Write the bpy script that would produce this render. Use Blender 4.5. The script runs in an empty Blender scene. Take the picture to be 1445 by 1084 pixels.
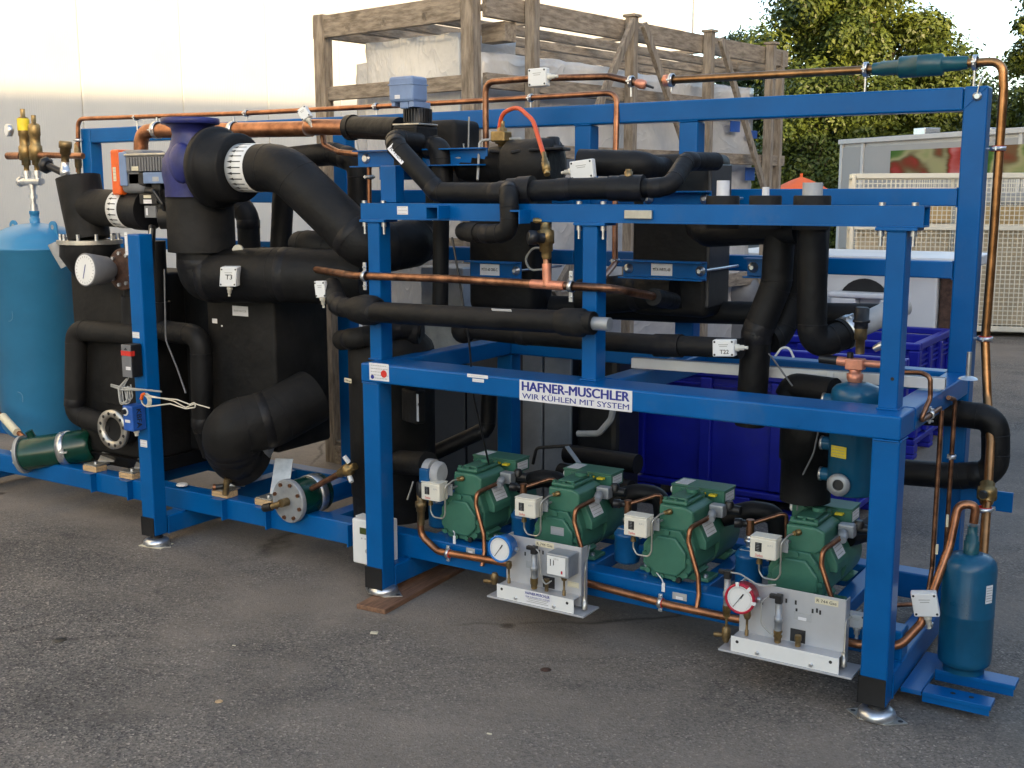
import bpy, bmesh, math, random
from mathutils import Vector, Matrix
random.seed(7)
RAD = math.radians
scene = bpy.context.scene
COL = scene.collection

# ------------------------------------------------------------------ camera, sky, sun, exposure
cd = bpy.data.cameras.new("camera"); cam = bpy.data.objects.new("camera", cd); COL.objects.link(cam)
cam.location = (0.9031, -3.7359, 1.7676)
yaw, pit, rol = 0.569293, 0.165758, -0.00163422
fw = Vector((-math.sin(yaw) * math.cos(pit), math.cos(yaw) * math.cos(pit), -math.sin(pit)))
rt = Vector((math.cos(yaw), math.sin(yaw), 0)); up = rt.cross(fw)
r2 = math.cos(rol) * rt + math.sin(rol) * up; u2 = -math.sin(rol) * rt + math.cos(rol) * up
cam.rotation_euler = Matrix((r2, u2, -fw)).transposed().to_euler()
cd.sensor_fit = 'HORIZONTAL'; cd.sensor_width = 36.0; cd.lens = 36.0 * 1623.19 / 1445.0
cd.clip_start = 0.05; cd.clip_end = 800
scene.camera = cam

SUN_EL, SUN_AZ = RAD(8.5), RAD(128)          # azimuth clockwise from +Y: low evening sun from the right, behind the camera
sun_dir = Vector((math.sin(SUN_AZ) * math.cos(SUN_EL), math.cos(SUN_AZ) * math.cos(SUN_EL), math.sin(SUN_EL)))
W = bpy.data.worlds.new("World"); scene.world = W; W.use_nodes = True
nt = W.node_tree; nt.nodes.clear()
sky = nt.nodes.new('ShaderNodeTexSky'); sky.sky_type = 'NISHITA'; sky.sun_disc = False
sky.sun_elevation = SUN_EL; sky.sun_rotation = SUN_AZ; sky.altitude = 300; sky.air_density = 0.8; sky.dust_density = 1.7; sky.ozone_density = 0.4
bg = nt.nodes.new('ShaderNodeBackground'); bg.inputs[1].default_value = 0.15
wo = nt.nodes.new('ShaderNodeOutputWorld')
nt.links.new(sky.outputs[0], bg.inputs[0]); nt.links.new(bg.outputs[0], wo.inputs[0])
sl = bpy.data.lights.new("sun", 'SUN'); sl.energy = 2.1; sl.angle = RAD(0.53); sl.color = (1.0, 0.74, 0.42)
so = bpy.data.objects.new("sun", sl); COL.objects.link(so)
so.rotation_euler = sun_dir.to_track_quat('Z', 'Y').to_euler()
scene.view_settings.view_transform = 'Standard'; scene.view_settings.look = 'None'
scene.view_settings.gamma = 1.0; scene.view_settings.use_curve_mapping = False
scene.view_settings.exposure = 2.2

# ------------------------------------------------------------------ materials
MATS = {}
def mat(name, col, rough=0.5, metal=0.0, var=0.0, vscale=8.0, col2=None, bump=0.0, bscale=60.0, coat=0.0, spec=0.5, stretch=None, rvar=0.0, contrast=(0.35, 0.65)):
    m = bpy.data.materials.new(name); m.use_nodes = True; t = m.node_tree; N = t.nodes; L = t.links
    b = N['Principled BSDF']
    b.inputs['Base Color'].default_value = (*col, 1); b.inputs['Roughness'].default_value = rough
    b.inputs['Metallic'].default_value = metal; b.inputs['Specular IOR Level'].default_value = spec
    if coat: b.inputs['Coat Weight'].default_value = coat; b.inputs['Coat Roughness'].default_value = 0.12
    tc = N.new('ShaderNodeTexCoord'); vec = tc.outputs['Object']
    if stretch:
        mp = N.new('ShaderNodeMapping'); mp.inputs['Scale'].default_value = stretch; L.new(vec, mp.inputs[0]); vec = mp.outputs[0]
    if var or col2:
        n = N.new('ShaderNodeTexNoise'); n.inputs['Scale'].default_value = vscale; n.inputs['Detail'].default_value = 7; n.inputs['Roughness'].default_value = 0.62
        L.new(vec, n.inputs['Vector'])
        cr = N.new('ShaderNodeValToRGB'); cr.color_ramp.elements[0].position = contrast[0]; cr.color_ramp.elements[1].position = contrast[1]
        c2 = col2 or tuple(min(1, c * (1 + var)) for c in col)
        c1 = tuple(c * (1 - var) for c in col)
        cr.color_ramp.elements[0].color = (*c1, 1); cr.color_ramp.elements[1].color = (*c2, 1)
        L.new(n.outputs[0], cr.inputs[0]); L.new(cr.outputs[0], b.inputs['Base Color'])
        if rvar:
            mr = N.new('ShaderNodeMapRange'); mr.inputs[3].default_value = max(0.02, rough - rvar); mr.inputs[4].default_value = min(1, rough + rvar)
            L.new(n.outputs[0], mr.inputs[0]); L.new(mr.outputs[0], b.inputs['Roughness'])
    if bump:
        n2 = N.new('ShaderNodeTexNoise'); n2.inputs['Scale'].default_value = bscale; n2.inputs['Detail'].default_value = 4
        L.new(vec, n2.inputs['Vector'])
        bp = N.new('ShaderNodeBump'); bp.inputs['Strength'].default_value = bump; bp.inputs['Distance'].default_value = 0.01
        L.new(n2.outputs[0], bp.inputs['Height']); L.new(bp.outputs[0], b.inputs['Normal'])
    MATS[name] = m
    return m
BLUE = mat('frame_blue_paint', (0.0005, 0.098, 0.32), 0.30, spec=0.25, var=0.12, vscale=3, bump=0.03, bscale=90, rvar=0.08)
FOAM = mat('black_foam', (0.0048, 0.0051, 0.0058), 0.55, var=0.45, vscale=5, bump=0.12, bscale=34, col2=(0.0095, 0.0097, 0.0105), spec=0.25, rvar=0.1)
FOAM2 = mat('dusty_foam', (0.0075, 0.0073, 0.0073), 0.64, var=0.3, vscale=4, bump=0.12, bscale=30, spec=0.26, col2=(0.0165, 0.0158, 0.0150))
TAPE = mat('black_tape', (0.009, 0.009, 0.0105), 0.45, spec=.25, var=0.3, vscale=10, bump=0.1, bscale=40)
COPPER = mat('copper', (0.34, 0.15, 0.08), 0.38, 0.92, var=0.35, vscale=14, col2=(0.48, 0.22, 0.115), rvar=0.1)
COPPERD = mat('dark_copper', (0.22, 0.105, 0.065), 0.38, 0.9, var=0.45, vscale=16, col2=(0.42, 0.21, 0.12), rvar=0.12)
COPPERG = mat('golden_copper', (0.46, 0.22, 0.085), 0.32, 0.95, var=0.4, vscale=9, col2=(0.55, 0.27, 0.11), rvar=0.12)
COPPERP = mat('bright_copper', (0.72, 0.30, 0.19), 0.45, 0.6, var=0.2, vscale=20)
BRASS = mat('brass', (0.30, 0.205, 0.085), 0.42, 0.8, var=0.3, vscale=25, rvar=0.1)
BRASSD = mat('dull_brass', (0.22, 0.155, 0.075), 0.45, 0.75, var=0.35, vscale=25)
ZINC = mat('zinc', (0.62, 0.64, 0.66), 0.32, 0.9, var=0.15, vscale=30, rvar=0.1)
STEEL = mat('stainless', (0.50, 0.48, 0.43), 0.38, 0.8, var=0.2, vscale=12)
GALV = mat('galvanised', (0.36, 0.38, 0.40), 0.5, 0.55, var=0.18, vscale=9)
STRUT = mat('pale_strut', (0.66, 0.66, 0.66), 0.45, 0.2, var=.06, vscale=6)
GALVB = mat('blue_grey_sheet', (.20, .235, .28), .45, .2, var=.2, vscale=4)
ALU = mat('aluminium_sheet', (0.50, 0.51, 0.53), 0.42, 0.35, var=0.06, vscale=5)
RUST = mat('rusty_steel', (0.075, 0.04, 0.028), 0.7, 0.2, var=0.5, vscale=30, bump=0.2, bscale=80)
TANKB = mat('tank_light_blue', (0.034, 0.205, 0.40), 0.38, var=0.10, vscale=2.5, rvar=0.08, bump=0.03, bscale=25)
TEAL = mat('tank_teal', (0.006, 0.085, 0.17), 0.3, var=0.18, vscale=5, rvar=0.08)
TEAL2 = mat('dryer_teal', (0.008, 0.075, 0.10), 0.35, var=0.15, vscale=9)
OILB = mat('canister_blue', (0.006, 0.095, 0.26), 0.3, var=0.15, vscale=9)
GREEN = mat('compressor_green', (0.042, 0.155, 0.102), 0.45, var=0.14, vscale=9, bump=0.05, bscale=150, rvar=0.08)
DGREEN = mat('dark_green_paint', (0.004, 0.045, 0.030), 0.25, var=0.2, vscale=9)
VIOLET = mat('violet_blue_casting', (0.016, 0.021, 0.125), 0.45, var=0.3, vscale=9, bump=0.15, bscale=60)
WHITE = mat('white_plastic', (0.74, 0.75, 0.74), 0.42, var=0.04, vscale=9)
CREAM = mat('cream_plastic', (0.74, 0.71, 0.61), 0.4, var=0.04, vscale=9)
PAPER = mat('label_paper', (0.72, 0.72, 0.74), 0.55, var=0.05, vscale=30)
PAPERY = mat('yellowed_paper', (0.66, 0.61, 0.45), 0.6, var=0.06, vscale=30)
YELLOW = mat('yellow_label', (0.78, 0.60, 0.03), 0.5, var=0.08, vscale=40)
INK = mat('black_ink', (0.02, 0.02, 0.022), 0.5, var=0.2, vscale=60)
INKB = mat('blue_ink', (0.015, 0.025, 0.24), 0.5, var=0.15, vscale=60)
INKR = mat('red_ink', (0.62, 0.03, 0.02), 0.5, var=0.15, vscale=60)
GREYP = mat('grey_plastic', (0.16, 0.165, 0.175), 0.5, var=0.12, vscale=12)
LGREYP = mat('light_grey_plastic', (0.40, 0.41, 0.42), 0.5, var=0.1, vscale=12)
BGREYP = mat('blue_grey_plastic', (0.17, 0.25, 0.42), 0.42, var=0.1, vscale=12)
THERMO = mat('thermostat_blue', (0.02, 0.10, 0.40), 0.4, var=0.15, vscale=12)
ORANGE = mat('orange_plastic', (0.75, 0.12, 0.015), 0.4, var=0.08, vscale=12)
BLACK = mat('black_plastic', (0.012, 0.012, 0.013), 0.4, var=0.3, vscale=15)
RED = mat('red_plastic', (0.42, 0.01, 0.035), 0.35, var=0.1, vscale=20)
GBLUE = mat('gauge_blue_paint', (0.01, 0.16, 0.50), 0.3, var=0.1, vscale=20)
CRATEB = mat('pallet_box_blue', (0.006, 0.012, 0.30), 0.38, var=0.22, vscale=3, rvar=0.1)
WOOD = mat('weathered_wood', (0.225, 0.178, 0.130), 0.8, var=0.35, vscale=7, col2=(0.34, 0.282, 0.215), bump=0.3, bscale=22, stretch=(6, 6, 1))
WOODH = mat('weathered_rail_wood', (0.225, 0.178, 0.130), 0.8, var=0.35, vscale=7, col2=(0.34, 0.282, 0.215), bump=0.3, bscale=22, stretch=(1, 6, 6))
WOODY = mat('weathered_long_wood', (0.225, 0.178, 0.130), 0.8, var=0.35, vscale=7, col2=(0.34, 0.282, 0.215), bump=0.3, bscale=22, stretch=(6, 1, 6))
WOODB = mat('pale_block_wood', (0.50, 0.34, 0.18), 0.7, var=0.25, vscale=14, stretch=(1, 6, 6), bump=0.2, bscale=40)
PLANK = mat('brown_plank_wood', (0.20, 0.105, 0.06), 0.65, var=0.35, vscale=9, stretch=(8, 1, 8), bump=0.25, bscale=25)
WALLW = mat('white_panel', (0.68, 0.69, 0.70), 0.4, var=0.05, vscale=2)
MESHW = mat('cream_mesh_paint', (0.70, 0.66, 0.55), 0.45, var=0.06, vscale=3)
CARD = mat('cardboard', (0.52, 0.37, 0.18), 0.8, var=0.12, vscale=3)
CARDP = mat('pale_board', (0.50, 0.42, 0.30), 0.8, var=0.12, vscale=2)
CABLEG = mat('grey_cable', (0.34, 0.34, 0.32), 0.5, var=0.1, vscale=20)
CABLEW = mat('cream_cable', (0.62, 0.58, 0.48), 0.5, var=0.1, vscale=20)
HOSE = mat('orange_hose', (0.62, 0.09, 0.03), 0.45, var=0.12, vscale=20)

def settle_dust(m, col, amount):
    t = m.node_tree; N = t.nodes; L = t.links; b = N['Principled BSDF']
    g = N.new('ShaderNodeNewGeometry'); sx = N.new('ShaderNodeSeparateXYZ'); L.new(g.outputs['Normal'], sx.inputs[0])
    tc = N.new('ShaderNodeTexCoord'); n = N.new('ShaderNodeTexNoise'); n.inputs['Scale'].default_value = 7; n.inputs['Detail'].default_value = 8; L.new(tc.outputs['Object'], n.inputs['Vector'])
    mr = N.new('ShaderNodeMapRange'); mr.inputs[1].default_value = .35; mr.inputs[2].default_value = 1; mr.inputs[4].default_value = amount
    L.new(sx.outputs[2], mr.inputs[0])
    mu = N.new('ShaderNodeMath'); mu.operation = 'MULTIPLY'; L.new(mr.outputs[0], mu.inputs[0]); L.new(n.outputs[0], mu.inputs[1])
    x = N.new('ShaderNodeMix'); x.data_type = 'RGBA'; L.new(mu.outputs[0], x.inputs[0]); L.new(b.inputs['Base Color'].links[0].from_socket, x.inputs[6]); x.inputs[7].default_value = (*col, 1)
    L.new(x.outputs[2], b.inputs['Base Color'])
    # soft dents and wrinkles
    n2 = N.new('ShaderNodeTexNoise'); n2.inputs['Scale'].default_value = 9; n2.inputs['Detail'].default_value = 3; L.new(tc.outputs['Object'], n2.inputs['Vector'])
    bp = N.new('ShaderNodeBump'); bp.inputs['Strength'].default_value = .45; bp.inputs['Distance'].default_value = .02; L.new(n2.outputs[0], bp.inputs['Height'])
    old = b.inputs['Normal'].links[0].from_node; L.new(bp.outputs[0], old.inputs['Normal'])
for m_ in (FOAM, FOAM2): settle_dust(m_, (.05, .046, .042), .42)
settle_dust(TAPE, (.05, .047, .043), .4)
def scuff(m, col, amount):
    t = m.node_tree; N = t.nodes; L = t.links; b = N['Principled BSDF']
    tc = N.new('ShaderNodeTexCoord'); n = N.new('ShaderNodeTexNoise'); n.inputs['Scale'].default_value = 2.6; n.inputs['Detail'].default_value = 12; n.inputs['Roughness'].default_value = .72; L.new(tc.outputs['Object'], n.inputs['Vector'])
    r = N.new('ShaderNodeValToRGB'); e = r.color_ramp.elements; e[0].position = .56; e[0].color = (0, 0, 0, 1); e[1].position = .74; e[1].color = (amount, amount, amount, 1); L.new(n.outputs[0], r.inputs[0])
    x = N.new('ShaderNodeMix'); x.data_type = 'RGBA'; L.new(r.outputs[0], x.inputs[0]); L.new(b.inputs['Base Color'].links[0].from_socket, x.inputs[6]); x.inputs[7].default_value = (*col, 1)
    L.new(x.outputs[2], b.inputs['Base Color'])
scuff(BLUE, (.10, .14, .20), .30); scuff(TANKB, (.16, .24, .30), .35); scuff(TEAL, (.03, .07, .09), .4); scuff(GREEN, (.09, .13, .10), .35); scuff(CRATEB, (.05, .05, .12), .4); scuff(OILB, (.06, .10, .15), .3)

def rib_mat(name, col, scale):
    m = mat(name, col, 0.62, var=0.05, vscale=0.7, spec=.3)
    t = m.node_tree; N = t.nodes; L = t.links; b = N['Principled BSDF']
    tc = N.new('ShaderNodeTexCoord'); w = N.new('ShaderNodeTexWave'); w.bands_direction = 'Y'; w.inputs['Scale'].default_value = scale
    L.new(tc.outputs['Object'], w.inputs['Vector'])
    bp = N.new('ShaderNodeBump'); bp.inputs['Strength'].default_value = 0.25; bp.inputs['Distance'].default_value = 0.004
    L.new(w.outputs[0], bp.inputs['Height']); L.new(bp.outputs[0], b.inputs['Normal'])
    return m
WALLP = rib_mat('facade_panel', (0.50, 0.50, 0.48), 14)

def asphalt():
    m = bpy.data.materials.new('asphalt'); m.use_nodes = True; t = m.node_tree; N = t.nodes; L = t.links; b = N['Principled BSDF']
    tc = N.new('ShaderNodeTexCoord')
    def noise(sc, det, rough, dist=0.0):
        n = N.new('ShaderNodeTexNoise'); n.inputs['Scale'].default_value = sc; n.inputs['Detail'].default_value = det; n.inputs['Roughness'].default_value = rough; n.inputs['Distortion'].default_value = dist
        L.new(tc.outputs['Object'], n.inputs['Vector']); return n.outputs[0]
    def ramp(src, pts):
        r = N.new('ShaderNodeValToRGB'); e = r.color_ramp.elements
        e[0].position, e[0].color = pts[0][0], (*pts[0][1], 1); e[1].position, e[1].color = pts[-1][0], (*pts[-1][1], 1)
        for p, c in pts[1:-1]: q = e.new(p); q.color = (*c, 1)
        L.new(src, r.inputs[0]); return r.outputs[0]
    def mix(f, a, c, mode='MIX'):
        x = N.new('ShaderNodeMix'); x.data_type = 'RGBA'; x.blend_type = mode
        if isinstance(f, float): x.inputs[0].default_value = f
        else: L.new(f, x.inputs[0])
        L.new(a, x.inputs[6]); L.new(c, x.inputs[7]); return x.outputs[2]
    # worn stone texture: grains of several shades, dark pores, a few pale chips
    vo = N.new('ShaderNodeTexVoronoi'); vo.inputs['Scale'].default_value = 140; L.new(tc.outputs['Object'], vo.inputs['Vector'])
    sep = N.new('ShaderNodeSeparateColor'); L.new(vo.outputs['Color'], sep.inputs[0])
    grain = ramp(sep.outputs[0], [(0.0, (.42, .42, .43)), (.3, (.82, .82, .82)), (.72, (1.14, 1.12, 1.09)), (.93, (1.5, 1.47, 1.4)), (1.0, (2.6, 2.5, 2.3))])
    pore = ramp(noise(48, 6, .7, .4), [(.30, (.40, .40, .41)), (.46, (1, 1, 1)), (1.0, (1.08, 1.07, 1.05))])
    base = ramp(noise(1.3, 8, .62), [(.28, (.088, .082, .077)), (.50, (.150, .138, .126)), (.75, (.215, .194, .172))])
    rough_ = mix(1.0, mix(1.0, base, grain, 'MULTIPLY'), pore, 'MULTIPLY')
    # fine dust lying in broad smooth patches, hiding the grain
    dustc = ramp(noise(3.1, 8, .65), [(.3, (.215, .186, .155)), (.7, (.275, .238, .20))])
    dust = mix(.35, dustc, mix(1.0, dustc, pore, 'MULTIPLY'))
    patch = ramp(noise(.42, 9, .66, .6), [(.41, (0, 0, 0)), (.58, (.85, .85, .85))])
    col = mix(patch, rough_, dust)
    # old oil spots and damp stains
    spot = ramp(noise(.85, 5, .5, .8), [(.66, (1, 1, 1)), (.74, (.62, .60, .58))])
    vs = N.new('ShaderNodeTexVoronoi'); vs.inputs['Scale'].default_value = 1.15; L.new(tc.outputs['Object'], vs.inputs['Vector'])
    drip_ = ramp(vs.outputs['Distance'], [(.028, (.42, .40, .38)), (.05, (1, 1, 1))])
    col = mix(1.0, mix(1.0, col, spot, 'MULTIPLY'), drip_, 'MULTIPLY')
    # fine cracks along broken cell borders
    wv = N.new('ShaderNodeTexVoronoi'); wv.feature = 'DISTANCE_TO_EDGE'; wv.inputs['Scale'].default_value = .55
    nw = N.new('ShaderNodeTexNoise'); nw.inputs['Scale'].default_value = 2.2; nw.inputs['Detail'].default_value = 7; L.new(tc.outputs['Object'], nw.inputs['Vector'])
    mw = N.new('ShaderNodeMix'); mw.data_type = 'RGBA'; mw.inputs[0].default_value = .18; L.new(tc.outputs['Object'], mw.inputs[6]); L.new(nw.outputs['Color'], mw.inputs[7]); L.new(mw.outputs[2], wv.inputs['Vector'])
    crack = ramp(wv.outputs['Distance'], [(.0015, (.45, .44, .43)), (.006, (1, 1, 1))])
    keep = ramp(noise(.7, 3, .5), [(.52, (0, 0, 0)), (.60, (1, 1, 1))])
    col = mix(keep, col, mix(1.0, col, crack, 'MULTIPLY'))
    L.new(col, b.inputs['Base Color']); b.inputs['Roughness'].default_value = .85; b.inputs['Specular IOR Level'].default_value = .25
    ad = N.new('ShaderNodeMath'); ad.operation = 'ADD'; L.new(vo.outputs['Distance'], ad.inputs[0]); L.new(noise(90, 5, .6), ad.inputs[1])
    bp = N.new('ShaderNodeBump'); bp.inputs['Strength'].default_value = .5; bp.inputs['Distance'].default_value = .004
    L.new(ad.outputs[0], bp.inputs['Height']); L.new(bp.outputs[0], b.inputs['Normal'])
    return m
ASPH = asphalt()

# ------------------------------------------------------------------ mesh helpers
def wloc(o):
    v = Vector((0, 0, 0))
    while o is not None:
        v += Vector(o.location); o = o.parent
    return v

class MB:
    def __init__(s): s.v = []; s.f = []; s.sm = []; s.mi = []; s.cur = 0; s.joints = []
    def add(s, vs, fs, smooth=False):
        o = len(s.v); s.v += [tuple(v) for v in vs]
        for f in fs: s.f.append(tuple(i + o for i in f)); s.sm.append(smooth); s.mi.append(s.cur)
    def box(s, a, b):
        (x0, y0, z0), (x1, y1, z1) = a, b
        x0, x1 = min(x0, x1), max(x0, x1); y0, y1 = min(y0, y1), max(y0, y1); z0, z1 = min(z0, z1), max(z0, z1)
        s.add([(x0,y0,z0),(x1,y0,z0),(x1,y1,z0),(x0,y1,z0),(x0,y0,z1),(x1,y0,z1),(x1,y1,z1),(x0,y1,z1)],
              [(3,2,1,0),(4,5,6,7),(0,1,5,4),(1,2,6,5),(2,3,7,6),(3,0,4,7)])
        return s
    def rbox(s, c, u, v, w, bev=0.0, seg=2):
        # oriented box: centre c, half vectors u, v, w
        c, u, v, w = Vector(c), Vector(u), Vector(v), Vector(w)
        bm = bmesh.new(); bmesh.ops.create_cube(bm, size=2)
        lu, lv, lw = u.length, v.length, w.length
        for q in bm.verts: q.co = Vector((q.co.x * lu, q.co.y * lv, q.co.z * lw))
        if bev: bmesh.ops.bevel(bm, geom=bm.edges[:], offset=min(bev, lu * .95, lv * .95, lw * .95), segments=seg, profile=0.5, affect='EDGES')
        M = Matrix((u.normalized(), v.normalized(), w.normalized())).transposed()
        bm.verts.index_update()
        s.add([c + M @ q.co for q in bm.verts], [tuple(q.index for q in f.verts) for f in bm.faces]); bm.free()
        return s
    def bbox(s, a, b, bev=0.006, seg=2):
        a, b = Vector(a), Vector(b); h = (b - a) / 2
        return s.rbox((a + b) / 2, (abs(h.x), 0, 0), (0, abs(h.y), 0), (0, 0, abs(h.z)), bev, seg)
    def bar(s, p, q, w, h, bev=0.0, upv=(0, 0, 1)):
        p, q = Vector(p), Vector(q); d = q - p; n = d.normalized(); upv = Vector(upv)
        if abs(n.dot(upv)) > .98: upv = Vector((0, 1, 0))
        sd = n.cross(upv).normalized(); u_ = sd.cross(n)
        return s.rbox((p + q) / 2, d / 2, sd * w / 2, u_ * h / 2, bev)
    def lathe(s, o, axis, prof, seg=24, caps=True, ref=None):
        # prof: list of (distance along axis, radius)
        o, a = Vector(o), Vector(axis).normalized()
        ref = Vector(ref) if ref else (Vector((0, 0, 1)) if abs(a.z) < .9 else Vector((1, 0, 0)))
        e1 = a.cross(ref).normalized(); e2 = a.cross(e1)
        vs = []; fs = []
        for (d, r) in prof:
            for k in range(seg):
                t = 2 * math.pi * k / seg
                vs.append(o + a * d + (e1 * math.cos(t) + e2 * math.sin(t)) * r)
        for i in range(len(prof) - 1):
            for k in range(seg):
                k2 = (k + 1) % seg
                fs.append((i*seg+k, i*seg+k2, (i+1)*seg+k2, (i+1)*seg+k))
        s.add(vs, fs, True)
        if caps:
            n = (len(prof) - 1) * seg
            s.add(vs[:seg], [tuple(reversed(range(seg)))]); s.add(vs[n:n+seg], [tuple(range(seg))])
        return s
    def cyl(s, p, q, r, r2=None, seg=20):
        p, q = Vector(p), Vector(q); d = q - p
        return s.lathe(p, d, [(0, r), (d.length, r if r2 is None else r2)], seg)
    def ring(s, c, axis, ro, ri, h, seg=28):
        return s.lathe(Vector(c) - Vector(axis).normalized() * h / 2, axis, [(0, ri), (0, ro), (h, ro), (h, ri), (0, ri)], seg, caps=False)
    def sphere(s, c, r, seg=14, rings=9, sc=(1, 1, 1)):
        vs = []; fs = []; c = Vector(c)
        for i in range(rings + 1):
            ph = math.pi * i / rings
            for k in range(seg):
                t = 2 * math.pi * k / seg
                vs.append(c + Vector((r*sc[0]*math.sin(ph)*math.cos(t), r*sc[1]*math.sin(ph)*math.sin(t), r*sc[2]*math.cos(ph))))
        for i in range(rings):
            for k in range(seg):
                k2 = (k + 1) % seg; fs.append((i*seg+k, (i+1)*seg+k, (i+1)*seg+k2, i*seg+k2))
        s.add(vs, fs, True); return s
    def tube(s, pts, r, bend=None, seg=18, caps=True, round_end=False):
        pts = [Vector(p) for p in pts]; bend = bend if bend is not None else (r(0) if callable(r) else r) * 1.6
        path = [pts[0]]
        for i in range(1, len(pts) - 1):
            a, b, c = pts[i-1], pts[i], pts[i+1]
            d1, d2 = (a - b), (c - b); l1, l2 = d1.length, d2.length
            if l1 < 1e-6 or l2 < 1e-6: continue
            d1.normalize(); d2.normalize(); ang = d1.angle(d2)
            if ang > math.pi - .03: path.append(b); continue
            cut = min(bend / max(math.tan(ang / 2), 1e-3), l1 * .495, l2 * .495)
            p1, p2 = b + d1 * cut, b + d2 * cut
            s.joints += [(p1, -d1), (p2, d2)]
            n = max(4, int((math.pi - ang) / 0.17))
            for k in range(n + 1):
                t = k / n; path.append(p1 * (1-t)**2 + b * 2*t*(1-t) + p2 * t*t)
        path.append(pts[-1])
        rr = (lambda t: r) if not callable(r) else r
        tg = []
        for i in range(len(path)):
            d = path[min(i+1, len(path)-1)] - path[max(i-1, 0)]; tg.append(d.normalized())
        e1 = tg[0].orthogonal().normalized(); vs = []; fs = []
        for i, p in enumerate(path):
            if i:
                q = tg[i-1].rotation_difference(tg[i]); e1 = q @ e1
            e1 = (e1 - tg[i] * e1.dot(tg[i])).normalized(); e2 = tg[i].cross(e1)
            for k in range(seg):
                t = 2 * math.pi * k / seg; vs.append(p + (e1 * math.cos(t) + e2 * math.sin(t)) * rr(i / max(1, len(path)-1)))
        for i in range(len(path) - 1):
            for k in range(seg):
                k2 = (k + 1) % seg; fs.append((i*seg+k, i*seg+k2, (i+1)*seg+k2, (i+1)*seg+k))
        s.add(vs, fs, True)
        if caps:
            n = (len(path)-1) * seg
            s.add(vs[:seg], [tuple(reversed(range(seg)))]); s.add(vs[n:n+seg], [tuple(range(seg))])
        return s
    def prism(s, poly, o, u, v, w, bev=0.0):
        # polygon (a, b) in the u, v plane at o, extruded along w
        o, u, v, w = map(Vector, (o, u, v, w)); n = len(poly)
        bm = bmesh.new(); A = [bm.verts.new(o + u*a + v*b) for a, b in poly]; B = [bm.verts.new(o + u*a + v*b + w) for a, b in poly]
        bm.faces.new(A[::-1]); bm.faces.new(B)
        for i in range(n): bm.faces.new((A[i], A[(i+1) % n], B[(i+1) % n], B[i]))
        bmesh.ops.recalc_face_normals(bm, faces=bm.faces[:])
        if bev: bmesh.ops.bevel(bm, geom=bm.edges[:], offset=bev, segments=2, profile=0.5, affect='EDGES')
        bm.verts.index_update()
        s.add([q.co.copy() for q in bm.verts], [tuple(q.index for q in f.verts) for f in bm.faces]); bm.free()
        return s
    def build(s, name, m, parent=None, label=None, cat=None, group=None, kind=None, base=True):
        me = bpy.data.meshes.new(name)
        if parent is not None: off = wloc(parent)
        else: off = Vector((0, 0, 0))
        if base and s.v:
            xs = [v[0] for v in s.v]; ys = [v[1] for v in s.v]; zs = [v[2] for v in s.v]
            org = Vector(((min(xs)+max(xs))/2, (min(ys)+max(ys))/2, min(zs)))
        else: org = off.copy()
        me.from_pydata([Vector(v) - org for v in s.v], [], s.f)
        ms = m if isinstance(m, (list, tuple)) else [m]
        for q in ms: me.materials.append(q)
        me.polygons.foreach_set('use_smooth', s.sm)
        if len(ms) > 1: me.polygons.foreach_set('material_index', s.mi)
        me.update()
        o = bpy.data.objects.new(name, me); COL.objects.link(o); o.location = org - off
        if parent is not None: o.parent = parent
        tag(o, label, cat, group, kind)
        return o

def tag(o, label=None, cat=None, group=None, kind=None):
    if label: o['label'] = label
    if cat: o['category'] = cat
    if group: o['group'] = group
    if kind: o['kind'] = kind
    return o
def empty(name, loc, label, cat, group=None):
    o = bpy.data.objects.new(name, None); COL.objects.link(o); o.location = loc; o.empty_display_size = 0.1
    return tag(o, label, cat, group)
def children(o): return [c for c in bpy.data.objects if c.parent == o]
def copy_tree(o, parent=None):
    c = o.copy(); COL.objects.link(c)
    if parent is not None: c.parent = parent
    for k in ch_map.get(o.name, []): copy_tree(k, c)
    return c

def text(parent, s_, c, u, v, h, m, bold=0.0, wfit=None, name='lettering'):
    # text centred on c with reading direction u, up v
    fc = bpy.data.curves.new('text', 'FONT'); fc.body = s_; fc.size = 1.0; fc.align_x = 'CENTER'; fc.align_y = 'CENTER'
    fc.extrude = 0.004; fc.resolution_u = 3
    fo = bpy.data.objects.new('text', fc); COL.objects.link(fo); bpy.context.view_layer.update()
    me = bpy.data.meshes.new_from_object(fo.evaluated_get(bpy.context.evaluated_depsgraph_get()))
    bpy.data.objects.remove(fo)
    xs = [q.co.x for q in me.vertices]; ys = [q.co.y for q in me.vertices]
    sy = h / (max(ys) - min(ys)); sx = sy if wfit is None else wfit / (max(xs) - min(xs))
    cx_, cy_ = (max(xs)+min(xs))/2, (max(ys)+min(ys))/2
    u, v, c = Vector(u).normalized(), Vector(v).normalized(), Vector(c); n = u.cross(v)
    off = wloc(parent) if parent is not None else Vector((0, 0, 0))
    for q in me.vertices:
        q.co = u * (q.co.x - cx_) * sx + v * (q.co.y - cy_) * sy + n * (q.co.z * 0.05)
    if bold:
        bm = bmesh.new(); bm.from_mesh(me); src_ = bm.verts[:] + bm.edges[:] + bm.faces[:]
        for k, (du, dv) in enumerate(((-1, .3), (1, -.3), (-.5, -.8), (.5, .8))):
            d = bmesh.ops.duplicate(bm, geom=src_)
            vv = [g_ for g_ in d['geom'] if isinstance(g_, bmesh.types.BMVert)]
            bmesh.ops.translate(bm, verts=vv, vec=u * du * bold * sx * 2 + v * dv * bold * sy + n * .00006 * (k + 1))
        bm.to_mesh(me); bm.free()
    me.materials.clear(); me.materials.append(m)
    o = bpy.data.objects.new(name, me); COL.objects.link(o); o.location = c - off
    if parent is not None: o.parent = parent
    return o

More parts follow.
